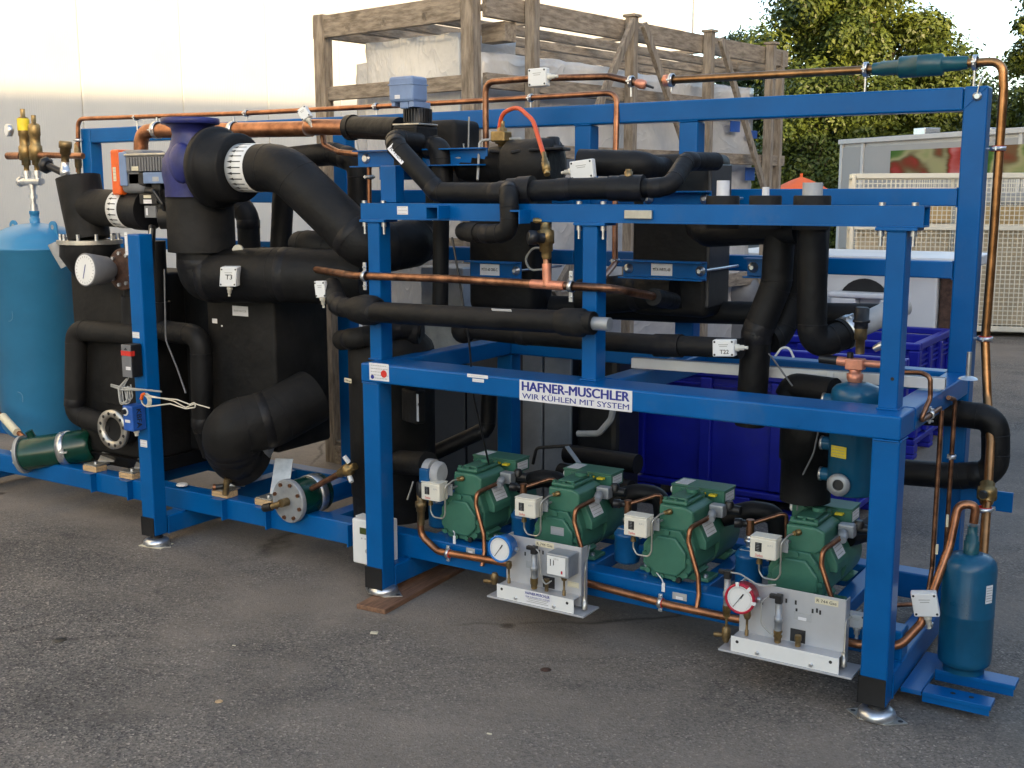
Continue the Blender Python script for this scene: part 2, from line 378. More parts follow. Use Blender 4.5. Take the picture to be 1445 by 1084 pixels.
def sticker(parent, name, c, u, v, w, h, m=PAPER, lines=(), rows=0, label=None, thick=0.0012, ink=None):
    # a thin label whose back lies at c; lines: (text, rel. y, rel. height, rel. width, ink, bold); rows: illegible small print
    u, v, c = Vector(u).normalized(), Vector(v).normalized(), Vector(c); n = u.cross(v)
    o = MB().rbox(c + n * thick / 2, u * w / 2, v * h / 2, n * thick / 2).build(name, m, parent, label)
    for (t, ry, rh, rw, ik, bd) in lines:
        text(o, t, c + n * (thick + 0.0004) + v * h * ry, u, v, h * rh, ik, bd, w * rw)
    if rows:
        b = MB(); rg = random.Random(int(abs(c.x * 1000) + abs(c.z * 777)))
        for i in range(rows):
            y = h * (0.36 - 0.72 * i / max(1, rows - 1)) if rows > 1 else 0
            x = -w * .42
            while x < w * .36:
                l = rg.uniform(.04, .14) * w
                b.rbox(c + n * (thick + .0003) + v * y + u * (x + l / 2), u * l / 2, v * min(.0012, h * .022), n * .0003); x += l + w * .03
        b.build('print', ink or CABLEG, o)
    return o

def clamp(parent, c, axis, r, foot=None, rub=BLACK, name='pipe_clamp', ear=.009):
    # two-part pipe clip with a rubber lining and side bolts
    a = Vector(axis).normalized(); c = Vector(c); w = max(.016, r * .7)
    b = MB().ring(c, a, r + .0075, r + .003, w, 20)
    sd = a.cross(Vector((0, 0, 1))) if abs(a.z) < .8 else Vector((1, 0, 0))
    sd = Vector(foot).normalized() if foot is not None and Vector(foot).length > 0 else sd.normalized()
    x = a.cross(sd).normalized()
    for k in (-1, 1):
        b.rbox(c + x * k * (r + .003 + ear), a * w / 2, x * ear, sd * .0035, .001)
        b.cyl(c + x * k * (r + .004 + ear) - sd * .012, c + x * k * (r + .004 + ear) + sd * .012, .0042, seg=8)
    if foot is not None and Vector(foot).length > 0: b.cyl(c + sd * r, c + Vector(foot), .005, seg=8)
    o = b.build(name, ZINC, parent)
    MB().ring(c, a, r + .0032, r * .98, w * 1.25, 20).build('rubber_lining', rub, o)
    return o
def weld(parent, p, q, r=.0032, m=None):
    # a slightly lumpy weld bead
    p, q = Vector(p), Vector(q); n = max(6, int((q - p).length / .008)); rg = random.Random(int(abs(p.x * 999) + abs(p.z * 777)))
    pts = [p + (q - p) * (i / n) for i in range(n + 1)]; k = [rg.uniform(.75, 1.3) for _ in range(n + 2)]
    return MB().tube(pts, lambda t: r * k[min(n, int(t * n))], .001, 7).build('weld_seam', m or BLUE, parent)
def scatter(name, m, parent, mb, offs):
    # one mesh object per piece: the first is built, the others share its mesh
    o = mb.build(name, m, parent); out = [o]
    for d in offs[1:]:
        c = o.copy(); COL.objects.link(c); c.location = Vector(o.location) + Vector(d) - Vector(offs[0]); out.append(c)
    return out
def bolts(b, cs, axis, r=.007, h=.006, seg=6):
    a = Vector(axis).normalized()
    for c in cs: b.cyl(Vector(c), Vector(c) + a * h, r, seg=seg)
    return b
X, Y, Z = Vector((1, 0, 0)), Vector((0, 1, 0)), Vector((0, 0, 1))

# ================================================================== SETTING
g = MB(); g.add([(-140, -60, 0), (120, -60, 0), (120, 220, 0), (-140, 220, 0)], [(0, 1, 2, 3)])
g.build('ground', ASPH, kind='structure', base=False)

# hall on the left: facade of vertical panels, one object each
hall = empty('hall', (-7.9, 8, 0), 'long pale hall with ribbed wall panels, its upper half in evening sun', 'building')
shared = None
y = -13.1
for i in range(26):
    w_ = 1.15
    if y + w_ > 16.4: break
    if shared is None:
        o = MB().bbox((-8.05, y + .004, 0.0), (-7.9, y + w_ - .004, 9.0), .006, 1).build('wall_panel', WALLP, hall); shared = o
    else:
        o = shared.copy(); COL.objects.link(o); o.location = (shared.location.x, shared.location.y + (y + 13.1), 0)
    y += w_
yend = y
MB().box((-8.02, -13.1, 0), (-22, yend - .02, 8.9)).build('hall_body', WALLW, hall)
MB().bbox((-8.07, yend - .003, 0), (-7.88, yend + .12, 9.05), .005).build('corner_trim', WALLW, hall)
MB().cyl((-7.85, yend + .3, 0), (-7.85, yend + .3, 9.0), .02, seg=10).build('lightning_cable', GREYP, hall)

# unseen building added at right, tilted so its roof edge shades the yard
wh = empty('occluder', (12, 10, 0), 'unseen flat roofed warehouse along the right side of the yard', 'building')
MB().prism([(9.5 - .158 * (q_ + 11), q_) if s_ == 0 else (24, q_) for s_, q_ in ((0, -60), (1, -60), (1, 75), (0, 75))], (0, 0, 0), X, Y, Z * 5.74).build('occluder_wall', mat('occluder_dark', (.09, .09, .095), .6, var=.1), wh)  # kept dark so little light bounces onto the frame's right side
MB().prism([(9.4 - .158 * (q_ + 11), q_) if s_ == 0 else (24.1, q_) for s_, q_ in ((0, -60.1), (1, -60.1), (1, 75.1), (0, 75.1))], (0, 0, 5.742), X, Y, Z * .16).build('occluder_edge', GREYP, wh)

# ------------------------------------------------------------------ trees
def leaf_mat(name, c1, c2):
    m = mat(name, c1, 0.45, var=0.4, vscale=0.9, col2=c2, spec=0.3)
    b = m.node_tree.nodes['Principled BSDF']; N = m.node_tree.nodes; L = m.node_tree.links
    tr = N.new('ShaderNodeBsdfTranslucent'); mx = N.new('ShaderNodeMixShader'); mx.inputs[0].default_value = .22
    src = b.inputs['Base Color'].links[0].from_socket
    L.new(src, tr.inputs[0]); L.new(b.outputs[0], mx.inputs[1]); L.new(tr.outputs[0], mx.inputs[2])
    L.new(mx.outputs[0], N['Material Output'].inputs[0]); return m
LEAF = leaf_mat('leaf_green', (0.034, 0.062, 0.012), (0.115, 0.145, 0.024))
LEAFD = leaf_mat('leaf_dark', (0.018, 0.038, 0.011), (0.055, 0.08, 0.018))
BARK = mat('bark', (0.05, 0.038, 0.028), 0.85, var=0.3, vscale=9, bump=0.4, bscale=20)
def tree(base, h, rad, n, ls, seed, label, m=LEAF, low=0.12, cols=None):
    rg = random.Random(seed); bx, by = base
    root = empty('leafy_tree', (bx, by, 0), label, 'tree', 'trees behind the yard')
    tb = MB(); tb.tube([(bx, by, 0), (bx + .1, by, h * .3), (bx - .1, by + .1, h * .6), (bx, by, h * .86)], lambda t: h * .025 * (1.1 - t), seg=8)
    cl = []
    for i in range(80):
        z = h * (low + (1 - low) * rg.random() ** .8); f_ = (z / h - low) / (1 - low)
        rr = rad * (0.35 + 1.15 * math.sin(math.pi * min(1, f_ * .82 + .16)) * .75) * rg.uniform(.35, 1)
        a = rg.uniform(0, 2 * math.pi)
        c = Vector((bx + math.cos(a) * rr, by + math.sin(a) * rr, z)); cl.append((c, rad * rg.uniform(.22, .44)))
        if i % 3 == 0: tb.tube([(bx, by, z * .6), (c * .5 + Vector((bx, by, z * .8)) * .5), c], lambda t: h * .008 * (1.15 - t), seg=5)
    tb.build('trunk', BARK, root)
    vs = []; fs = []
    for i in range(n):
        c, r = cl[rg.randrange(len(cl))]
        d = Vector((rg.gauss(0, 1), rg.gauss(0, 1), rg.gauss(0, .75))).normalized() * r * rg.random() ** .45 * rg.choice((1, 1, 1, 1.25))
        p = c + d; nn = (d.normalized() + Vector((rg.uniform(-1, 1), rg.uniform(-1, 1), rg.uniform(0, 1.2)))).normalized()
        e1 = nn.orthogonal().normalized(); e1 = Matrix.Rotation(rg.uniform(0, 6.28), 3, nn) @ e1; e2 = nn.cross(e1); s_ = ls * rg.uniform(.6, 1.3)
        k = len(vs); vs += [p - e1 * s_, p - e2 * s_ * .5, p + e1 * s_, p + e2 * s_ * .5]; fs.append((k, k+1, k+2, k+3))
    b = MB(); b.v = vs; b.f = fs; b.sm = [False] * len(fs); b.mi = [0] * len(fs)
    b.build('crown', m, root)
    return root
tree((-9.3, 31.0), 10.5, 2.45, 150000, .08, 4, 'big leafy tree with sunlit crown rising behind the trailer')
tree((-14.9, 37.0), 7.0, 1.7, 30000, .09, 5, 'lower dark tree half hidden behind the timber crate', LEAFD)
tree((-4.3, 33.0), 7.6, 1.5, 38000, .08, 8, 'rounded tree beyond the blue frame corner and copper bend')
tree((-9.2, 37.0), 4.9, 3.0, 30000, .09, 11, 'low dark bushy tree just over the trailer roof', LEAFD, low=.05)
tree((-9.3, 27.5), 4.6, 1.5, 34000, .07, 14, 'small yellow green tree beside the orange parasol', LEAF, low=.05)
tree((-14.0, 40.0), 5.0, 4.0, 26000, .11, 17, 'wide dark bush far behind the orange parasol', LEAFD, low=.02)
tree((-8.0, 41.0), 5.4, 4.2, 26000, .11, 19, 'wide dark bush far behind the trailer end', LEAFD, low=.02)

# ------------------------------------------------------------------ trailer with a picture of vegetables
def frame_at(o, ang):
    u = Vector((math.cos(ang), math.sin(ang), 0)); return Vector(o), u, Vector((-u.y, u.x, 0))
TO, TU, TV = frame_at((-7.05, 22.4, 0), RAD(-37))
trl = empty('trailer', TO, 'pale grey box trailer with a strip picture of vegetables', 'trailer')
def tb_(a0, b0, z0, a1, b1, z1, bev=.01):
    a, b = TO + TU * a0 + TV * b0 + Z * z0, TO + TU * a1 + TV * b1 + Z * z1
    return ((a + b) / 2, TU * (a1 - a0) / 2, TV * (b1 - b0) / 2, Z * (z1 - z0) / 2, bev)
TRP = mat('trailer_panel', (0.40, 0.382, 0.36), 0.8, spec=.12, var=0.04, vscale=1.5)
TRW = mat('trailer_trim', (0.60, 0.58, 0.55), 0.75, spec=.15, var=0.05, vscale=2)
MB().rbox(*tb_(0.02, .03, .45, 12, 2.4, 2.86)).build('trailer_body', TRW, trl)
x = .0
for w_ in (.78, 4.55, 2.6, 2.6, 1.4):
    MB().rbox(*tb_(x + .07, -.015, .5, x + w_ - .07, .03, 2.72, .006)).build('side_panel', TRP, trl); x += w_
for xx in (.03, .78, 5.33, 7.93): MB().rbox(*tb_(xx - .045, -.03, .45, xx + .045, .02, 2.8, .006)).build('corner_post', TRW, trl)
MB().rbox(*tb_(-.05, -.06, 2.80, 12, 2.42, 2.90)).build('roof_rim', TRW, trl)
MB().rbox(*tb_(1.9, .4, 2.905, 2.25, .8, 3.06)).build('roof_vent', ZINC, trl); MB().rbox(*tb_(3.4, .6, 2.905, 3.9, .9, 2.98)).build('roof_vent', ZINC, trl)
bb = MB(); bb.rbox(*tb_(.6, .5, 2.90, 3.2, 1.2, 2.95, .04)); bb.build('roof_sheet', BLACK, trl)
for xx in (2.4, 7.2): MB().lathe(TO + TU * xx + TV * .2 + Z * .32, TV, [(0, .2), (.02, .32), (.22, .32), (.24, .2)], 20).build('wheel', BLACK, trl)
def veg_mat():
    m = bpy.data.materials.new('vegetable_print'); m.use_nodes = True; t = m.node_tree; N = t.nodes; L = t.links; b = N['Principled BSDF']
    tc = N.new('ShaderNodeTexCoord'); v = N.new('ShaderNodeTexVoronoi'); v.inputs['Scale'].default_value = 2.6; v.feature = 'SMOOTH_F1'
    n = N.new('ShaderNodeTexNoise'); n.inputs['Scale'].default_value = 2.0; n.inputs['Detail'].default_value = 3
    mxv = N.new('ShaderNodeMix'); mxv.data_type = 'RGBA'; mxv.inputs[0].default_value = .25
    L.new(tc.outputs['Object'], mxv.inputs[6]); L.new(n.outputs['Color'], mxv.inputs[7]); L.new(mxv.outputs[2], v.inputs['Vector'])
    sp = N.new('ShaderNodeSeparateColor'); L.new(v.outputs['Color'], sp.inputs[0])
    cr = N.new('ShaderNodeValToRGB'); cr.color_ramp.interpolation = 'B_SPLINE'; e = cr.color_ramp.elements
    e[0].position = 0; e[0].color = (.012, .06, .008, 1); e[1].position = 1; e[1].color = (.36, .008, .015, 1)
    for p_, c_ in ((.25, (.04, .14, .012)), (.38, (.50, .42, .22)), (.48, (.012, .04, .012)), (.60, (.45, .012, .01)), (.78, (.50, .30, .28)), (.86, (.34, .006, .018))):
        q = cr.color_ramp.elements.new(p_); q.color = (*c_, 1)
    L.new(sp.outputs[0], cr.inputs[0]); L.new(cr.outputs[0], b.inputs['Base Color']); b.inputs['Roughness'].default_value = .75; b.inputs['Specular IOR Level'].default_value = .1; return m
MB().rbox(*tb_(1.75, -.034, 2.02, 9.8, -.018, 2.60, .002)).build('vegetable_picture', veg_mat(), trl)

# orange parasol
pr_ = empty('parasol', (-7.13, 20.0, 0), 'orange parasol open beside the trees behind the crate', 'parasol')
b = MB(); rings_ = [(0, .02), (-.06, .2), (-.16, .42), (-.30, .66), (-.42, .74)]
b.lathe((-7.13, 20, 2.06), Z, rings_, 8, caps=False); b.cyl((-7.13, 20, 2.055), (-7.13, 20, 2.13), .03)
b.build('canopy', mat('parasol_cloth', (0.75, 0.13, 0.03), 0.7, var=0.06), pr_)
MB().cyl((-7.13, 20, 0), (-7.13, 20, 2.04), .025).build('pole', GALV, pr_)

# ------------------------------------------------------------------ wire mesh roll cages
def mesh_cage(o, ang, w_, d_, h_, label, seed):
    o, u, v = frame_at(o, ang); root = empty('mesh_cage', o, label, 'cage', 'cream wire mesh cages')
    def PT(a, b, c): return o + u * a + v * b + Z * c
    t = .045
    for a in (0, w_):
        for b_ in (0, d_): MB().bar(PT(a, b_, .05), PT(a, b_, h_), t, t, .004).build('corner_post', MESHW, root)
    for c in (.1, h_ * .68, h_):
        for b_ in (0, d_): MB().bar(PT(t/2, b_, c), PT(w_ - t/2, b_, c), .05, .06, .004).build('rail', MESHW, root)
        for a in (0, w_): MB().bar(PT(a, t/2, c), PT(a, d_ - t/2, c), .05, .06, .004).build('rail', MESHW, root)
    n = 0; wires = MB()
    def wire(p, q):
        wires.rbox((p + q) / 2, (q - p) / 2, ((q - p).normalized().cross(v) if abs((q-p).normalized().dot(v)) < .9 else u) * .0045, (v if abs((q-p).normalized().dot(v)) < .9 else Z) * .003)
    k = .055
    for b_ in (0, d_):
        i = k
        while i < w_: wire(PT(i, b_, .1), PT(i, b_, h_)); i += k
        i = .1 + k
        while i < h_: wire(PT(0, b_ + .006, i), PT(w_, b_ + .006, i)); i += k
    o_ = wires.build('wire_mesh', MESHW, root); o_['kind'] = 'stuff'
    b = MB(); b.rbox((PT(0, 0, .08) + PT(w_, d_, .08)) / 2, u * w_ / 2, v * d_ / 2, Z * .02); b.build('cage_floor', MESHW, root)
    for a in (.08, w_ - .08):
        for b_ in (.08, d_ - .08): MB().lathe(PT(a - .02, b_, .04), u, [(0, .03), (.004, .04), (.036, .04), (.04, .03)], 12).build('castor', GREYP, root)
    return o, u, v
CA = (-3.31, 10.7, 0); o, u, v = mesh_cage(CA, RAD(19), 1.25, .8, 1.95, 'cream wire mesh cage holding boards', 1)
tag(MB().rbox(o + u * .62 + v * .42 + Z * .75, u * .54, v * .3, Z * .62, .01).build('board_stack', CARDP), 'pale board stack inside the mesh cage nearer the white counter', 'boards')
tag(MB().rbox(o + u * .62 + v * .42 + Z * 1.50, u * .55, v * .3, Z * .12, .01).build('cardboard_box', CARD), 'flat brown cardboard box on the boards in the cage nearer the counter', 'box')
o, u, v = mesh_cage(o + u * 1.32, RAD(19), 1.5, .8, 1.95, 'cream wire mesh cage beyond the copper riser', 2)
tag(MB().rbox(o + u * .75 + v * .42 + Z * .72, u * .66, v * .3, Z * .59, .01).build('board_stack', CARDP), 'pale board stack inside the mesh cage farther from the white counter', 'boards')
tag(MB().rbox(o + u * .75 + v * .42 + Z * 1.46, u * .66, v * .3, Z * .13, .01).build('cardboard_box', CARD), 'flat brown cardboard box on the boards in the cage beyond the copper riser', 'box')
tag(MB().rbox(o + u * .75 + v * .42 + Z * 1.68, u * .62, v * .28, Z * .07, .02).build('grey_bag', LGREYP), 'grey bag lying on the cardboard in the cage beyond the copper riser', 'bag')

# ------------------------------------------------------------------ white counter with a tray, behind the skid
CO, CU, CV = frame_at((-2.68, 5.25, 0), RAD(0))
cnt = empty('white_counter', CO, 'long white counter with a projecting top behind the blue frame', 'counter')
def cb_(a0, b0, z0, a1, b1, z1, bev=.012):
    a, b = CO + CU * a0 + CV * b0 + Z * z0, CO + CU * a1 + CV * b1 + Z * z1
    return ((a + b) / 2, CU * (a1 - a0) / 2, CV * (b1 - b0) / 2, Z * (z1 - z0) / 2, bev)
MB().rbox(*cb_(0, 0, .12, 1.62, .75, 1.20)).build('body', WALLW, cnt)
MB().rbox(*cb_(-.1, -.12, 1.203, 1.85, .85, 1.28)).build('counter_top', WALLW, cnt)
MB().lathe(CO + CU * 1.08 + Z * .90 + CV * (-.012), CV, [(0, .20), (.01, .20)], 28).build('round_opening', BLACK, cnt)
MB().rbox(*cb_(1.63, .05, .12, 1.75, .7, 1.2)).build('end_board', RUST, cnt)
MB().rbox(*cb_(.1, .05, 0, .2, .7, .117)).build('foot', GREYP, cnt); MB().rbox(*cb_(1.5, .05, 0, 1.6, .7, .117)).build('foot', GREYP, cnt)
tr = MB(); tr.rbox(*cb_(.85, -.18, .96, 1.30, -.02, 1.0)).rbox(*cb_(.87, -.17, .60, 1.06, -.03, .957)).rbox(*cb_(1.24, -.17, 0, 1.28, -.13, .957)).rbox(*cb_(.87, -.17, 0, .91, -.13, .597)).rbox(*cb_(.87, -.07, 0, .91, -.03, .597)).rbox(*cb_(1.24, -.07, 0, 1.28, -.03, .957)).rbox(*cb_(1.062, -.06, .60, 1.238, -.04, .957))
tag(tr.build('white_table', WALLW), 'small white table with open underside in front of the counter', 'table')
sk = MB(); sk.sphere(CO + CU * .20 + CV * (-.35) + Z * .98, .17, sc=(1, .8, 1)); sk.sphere(CO + CU * .06 + CV * (-.35) + Z * .93, .15, sc=(1, .8, .9)); sk.bar(CO + CU * .15 + CV * (-.35), CO + CU * .15 + CV * (-.35) + Z * .83, .3, .22)
tag(sk.build('wrapped_bundle', GREYP), 'grey wrapped bundle on a pedestal by the white counter', 'bundle')
tag(MB().tube([CO + CU * .40 + CV * (-.3) + Z * .75, CO + CU * .46 + CV * (-.3) + Z * 1.04, CO + CU * .34 + CV * (-.3) + Z * 1.02], .022, seg=10).tube([CO + CU * .40 + CV * (-.3) + Z * .76, CO + CU * .40 + CV * (-.3)], .022, seg=10).build('white_hose', WHITE), 'white hose curling up beside the grey bundle', 'hose')

# ------------------------------------------------------------------ blue plastic pallet boxes
def pallet_box(o, ang, L_, D_, H_, label):
    o, u, v = frame_at(o, ang); root = empty('pallet_box', o, label, 'plastic box', 'blue plastic pallet boxes')
    def bx(b, a0, b0, z0, a1, b1, z1, bev=.008): 
        p, q = o + u * a0 + v * b0 + Z * z0, o + u * a1 + v * b1 + Z * z1
        b.rbox((p + q) / 2, u * abs(a1 - a0) / 2, v * abs(b1 - b0) / 2, Z * abs(z1 - z0) / 2, bev)
    zb = .14; t = .03
    b = MB()
    bx(b, .03, .03, zb, L_ - .03, .03 + t, H_ - .05); bx(b, .03, D_ - .03 - t, zb, L_ - .03, D_ - .03, H_ - .05)
    bx(b, .03, .03 + t, zb, .03 + t, D_ - .03 - t, H_ - .05); bx(b, L_ - .03 - t, .03 + t, zb, L_ - .03, D_ - .03 - t, H_ - .05)
    bx(b, .06, .06, zb, L_ - .06, D_ - .06, zb + .03); b.build('box_wall', CRATEB, root)
    b = MB(); bx(b, 0, 0, H_ - .047, L_, .055, H_); bx(b, 0, D_ - .055, H_ - .047, L_, D_, H_); bx(b, 0, .057, H_ - .047, .055, D_ - .057, H_); bx(b, L_ - .055, .057, H_ - .047, L_, D_ - .057, H_); b.build('rim', CRATEB, root)
    for i in range(4):
        a = .0 + i * (L_ - .07) / 3; b = MB(); bx(b, a, -.003, zb + .01, a + .07, .032, H_ - .05); b.build('rib', CRATEB, root)
        bq = .0 + i * (D_ - .07) / 3; b = MB(); bx(b, L_ - .032, bq, zb + .01, L_ + .003, bq + .07, H_ - .05); b.build('rib', CRATEB, root)
    b = MB()
    for k in range(3):
        zz = H_ - .1 - .035 * k
        bx(b, .073, .012, zz, L_ - .073, .034, zz + .012, .003); bx(b, L_ - .034, .073, zz, L_ - .012, D_ - .073, zz + .012, .003)
    b.build('grip_rib', CRATEB, root)
    b = MB(); bx(b, .0, .0, zb - .04, L_, D_, zb - .003); b.build('base', CRATEB, root)
    for b_ in (.0, D_ / 2 - .05, D_ - .1):
        q = MB(); bx(q, .0, b_, 0, L_, b_ + .1, .035); 
        for a in (.0, L_ / 2 - .07, L_ - .14): bx(q, a, b_, .037, a + .14, b_ + .1, zb - .042)
        q.build('runner', CRATEB, root)
pallet_box((-2.03, 2.15, 0), RAD(0), 1.3, 1.0, .80, 'deep blue plastic box directly behind the compressors')
pallet_box((-2.07, 3.98, 0), RAD(0), 1.2, 1.0, .78, 'tall blue plastic box at the back right with ribbed rim')

SHADED = mat('shaded_panel', (.035, .038, .046), .5, var=.15, vscale=4)  # dark tone paints the shade on the cabinet's lower part
# galvanised cabinet behind the skid
cab = empty('steel_cabinet', (-2.4, 1.6, 0), 'grey galvanised cabinet standing behind the blue frame', 'cabinet')
MB().bbox((-2.99, 1.40, .85), (-2.70, 1.70, 1.36), .008).build('side_box', GALV, cab); MB().bbox((-2.97, 1.41, .05), (-2.70, 1.69, .847), .008).build('lower_body', SHADED, cab)
MB().bbox((-2.69, 1.41, .05), (-2.04, 1.70, 1.02), .008).build('body', SHADED, cab)
for x0_, x1_ in ((-2.31, -2.185), (-2.175, -2.01)): MB().bbox((x0_, 1.385, .10), (x1_, 1.408, .98), .008).build('ridge_panel', GALVB, cab)
MB().bbox((-2.0, 1.42, .05), (-1.76, 1.70, .98), .03).build('dark_housing', BLACK, cab)
MB().bbox((-2.95, 1.42, 0), (-1.70, 1.68, .048), .004).build('plinth', BLACK, cab)

# ------------------------------------------------------------------ big timber crate with a wrapped machine
CR_ANG = RAD(-8.0)
KO = Vector((-2.877, 1.75, 1.77)); KO.z = 0
_, KU, KV = frame_at(KO, CR_ANG)
HT = 2.855; LW = 1.25; LD = 3.45
crt = empty('timber_crate', KO, 'large open crate of weathered timber with diagonal braces', 'crate')
def kp(a, b, c): return KO + KU * a + KV * b + Z * c
def kb(p, q, w_, h_, nm='board', m=WOOD, upv=(0, 0, 1)): return MB().bar(p, q, w_, h_, .004, upv).build(nm, m, crt)
kb(kp(0, 0, .0), kp(0, 0, HT + .04), .085, .08, 'post')
kb(kp(-LW, -.01, 0), kp(-LW, -.01, HT - .0), .085, .08, 'post')
for i, b_ in enumerate((.4, 1.4, 2.35, 3.25)):
    kb(kp(.115, b_, 0), kp(.115, b_, HT + .01), .065, .065, 'post')
    kb(kp(.115, b_ - .04, HT + .02), kp(.115, b_ + .05, HT + .02), .09, .018, 'post_cap', WOODH)
kb(kp(.05, LD + .06, 0), kp(.05, LD + .06, HT - .02), .075, .06, 'post')
kb(kp(-LW, LD, 0), kp(-LW, LD, HT), .085, .08, 'post')
kb(kp(-LW - .06, -.02, HT - .075), kp(-.044, -.02, HT - .075), .04, .135, 'rail', WOODH)
kb(kp(-LW - .06, -.0, 2.375), kp(-.044, -.0, 2.375), .04, .085, 'rail', WOODH)
kb(kp(-LW - .06, -.0, 1.45), kp(-.044, -.0, 1.45), .04, .10, 'rail', WOODH)
for c, h_ in ((HT - .065, .125), (2.385, .085), (2.005, .08), (1.1, .1)): kb(kp(.062, .045, c), kp(.062, LD + .15, c), .035, h_, 'rail', WOODY)
kb(kp(-LW - .1, LD + .075, HT - .1), kp(.02, LD + .02, HT - .1), .04, .15, 'rail', WOODH)
kb(kp(-LW + .0, .05, HT - .075), kp(-LW + .0, LD, HT - .075), .04, .13, 'rail', WOODY)
for a in (-.32, -.66, -.98): kb(kp(a, -.04, HT - .10), kp(a, LD + .05, HT - .10), .055, .055, 'rafter', WOODY)
for b_ in (.25, .9, 1.9, 2.9): kb(kp(-LW + .03, b_, HT - .035), kp(.03, b_, HT - .035), .06, .03, 'roof_slat', WOODH)
kb(kp(.06, .27, HT - .185), kp(-.12, .27, HT - .185), .10, .11, 'prop', WOODH)
for i, (b0, z0, b1, z1) in enumerate(((.95, 2.24, 1.35, HT - .02), (1.46, HT - .03, 2.12, 1.88), (2.42, HT - .03, 3.18, 1.70), (.55, 1.15, 1.3, 1.95))):
    kb(kp(.165, b0, z0), kp(.165, b1, z1), .03, .062, 'brace', WOOD, (0, 1, 0.01))
for a in (-1.15, -.6, -.08): kb(kp(a, -.05, .06), kp(a, LD, .06), .10, .12, 'runner', WOODY)
for b_ in range(7): kb(kp(-LW, .12 + b_ * .52, .136), kp(0, .12 + b_ * .52, .136), .3, .03, 'floor_board', WOODH)
def wrap_mat():
    m = mat('plastic_wrap', (0.50, 0.50, 0.505), 0.22, var=0.10, vscale=2.2, col2=(0.64, 0.635, 0.62), spec=0.7, coat=.4)
    N = m.node_tree.nodes; L = m.node_tree.links; b = N['Principled BSDF']; tc = N.new('ShaderNodeTexCoord')
    n1 = N.new('ShaderNodeTexNoise'); n1.inputs['Scale'].default_value = 3.2; n1.inputs['Detail'].default_value = 5; n1.inputs['Distortion'].default_value = 1.4
    mp = N.new('ShaderNodeMapping'); mp.inputs['Scale'].default_value = (1, 1, .45); mp.inputs['Rotation'].default_value = (0, .5, .3)
    L.new(tc.outputs['Object'], mp.inputs[0]); L.new(mp.outputs[0], n1.inputs['Vector'])
    bp = N.new('ShaderNodeBump'); bp.inputs['Strength'].default_value = .35; bp.inputs['Distance'].default_value = .03
    n3 = N.new('ShaderNodeTexNoise'); n3.inputs['Scale'].default_value = 2.2; n3.inputs['Detail'].default_value = 2; n3.inputs['Distortion'].default_value = 2.2; m3 = N.new('ShaderNodeMapping'); m3.inputs['Rotation'].default_value = (.7, .6, .5); m3.inputs['Scale'].default_value = (3.2, .8, 1.0)
    L.new(tc.outputs['Object'], m3.inputs[0]); L.new(m3.outputs[0], n3.inputs['Vector'])
    q1 = N.new('ShaderNodeMath'); q1.operation = 'SUBTRACT'; L.new(n3.outputs[0], q1.inputs[0]); q1.inputs[1].default_value = .5
    q2 = N.new('ShaderNodeMath'); q2.operation = 'ABSOLUTE'; L.new(q1.outputs[0], q2.inputs[0])
    q3 = N.new('ShaderNodeMath'); q3.operation = 'POWER'; q3.inputs[1].default_value = .45; L.new(q2.outputs[0], q3.inputs[0])
    bp2 = N.new('ShaderNodeBump'); bp2.invert = True; bp2.inputs['Strength'].default_value = .35; bp2.inputs['Distance'].default_value = .03; L.new(q3.outputs[0], bp2.inputs['Height']); L.new(bp2.outputs[0], bp.inputs['Normal'])
    L.new(n1.outputs[0], bp.inputs['Height']); L.new(bp.outputs[0], b.inputs['Normal']); return m
WRAP = wrap_mat()
def wrapped(a0, b0, z0, a1, b1, z1, label, seed, nx=30):
    from mathutils import noise
    bm = bmesh.new(); bmesh.ops.create_cube(bm, size=2)
    bmesh.ops.subdivide_edges(bm, edges=bm.edges[:], cuts=nx, use_grid_fill=True)
    c = (Vector(kp(a0, b0, z0)) + Vector(kp(a1, b1, z1))) / 2
    for q in bm.verts:
        p = q.co.copy()
        w_ = c + KU * p.x * (a1 - a0) / 2 + KV * p.y * (b1 - b0) / 2 + Z * p.z * (z1 - z0) / 2
        s_ = Vector((seed, 0, 0))
        # diagonal tension folds, ridged, plus slack billows
        d1 = w_.x * 1.2 + w_.y * 1.9 + w_.z * 1.5; d2 = w_.x * 1.1 - w_.y * 1.6 + w_.z * 2.2
        wob = noise.noise(w_ * 1.3 + s_)
        rid = (1 - abs(noise.noise(Vector((d1 * 2.4 + wob, wob * 2, seed))))) ** 5 * .010 + (1 - abs(noise.noise(Vector((d2 * 3.1 + wob * 1.5, seed, wob * 2))))) ** 6 * .009
        nn = noise.noise(w_ * 1.6 + s_) * .022 + rid
        sag = -.05 * max(0, p.z - .2) * (.5 + noise.noise(w_ * 1.1)) * (abs(p.x) > .95 or abs(p.y) > .95)
        dirn = (KU * p.x ** 3 + KV * p.y ** 3 + Z * p.z ** 3 * .8).normalized()
        q.co = w_ + dirn * nn + Z * sag * .5
    b = MB(); bm.verts.index_update(); b.add([q.co for q in bm.verts], [tuple(q.index for q in f.verts) for f in bm.faces], True); bm.free()
    return tag(b.build('wrapped_machine', WRAP), label, 'wrapped machine')
wrapped(-.99, .12, .2, -.20, .62, 2.68, 'tall machine block wrapped in pale plastic at the near end of the crate', 2, 44)
wrapped(-1.12, .16, .18, -.06, 3.30, 2.56, 'long machine wrapped in pale crumpled plastic filling the far part of the crate', 5, 44)
TAPEB = mat('blue_tape', (0.03, 0.11, 0.42), 0.4, var=.2)
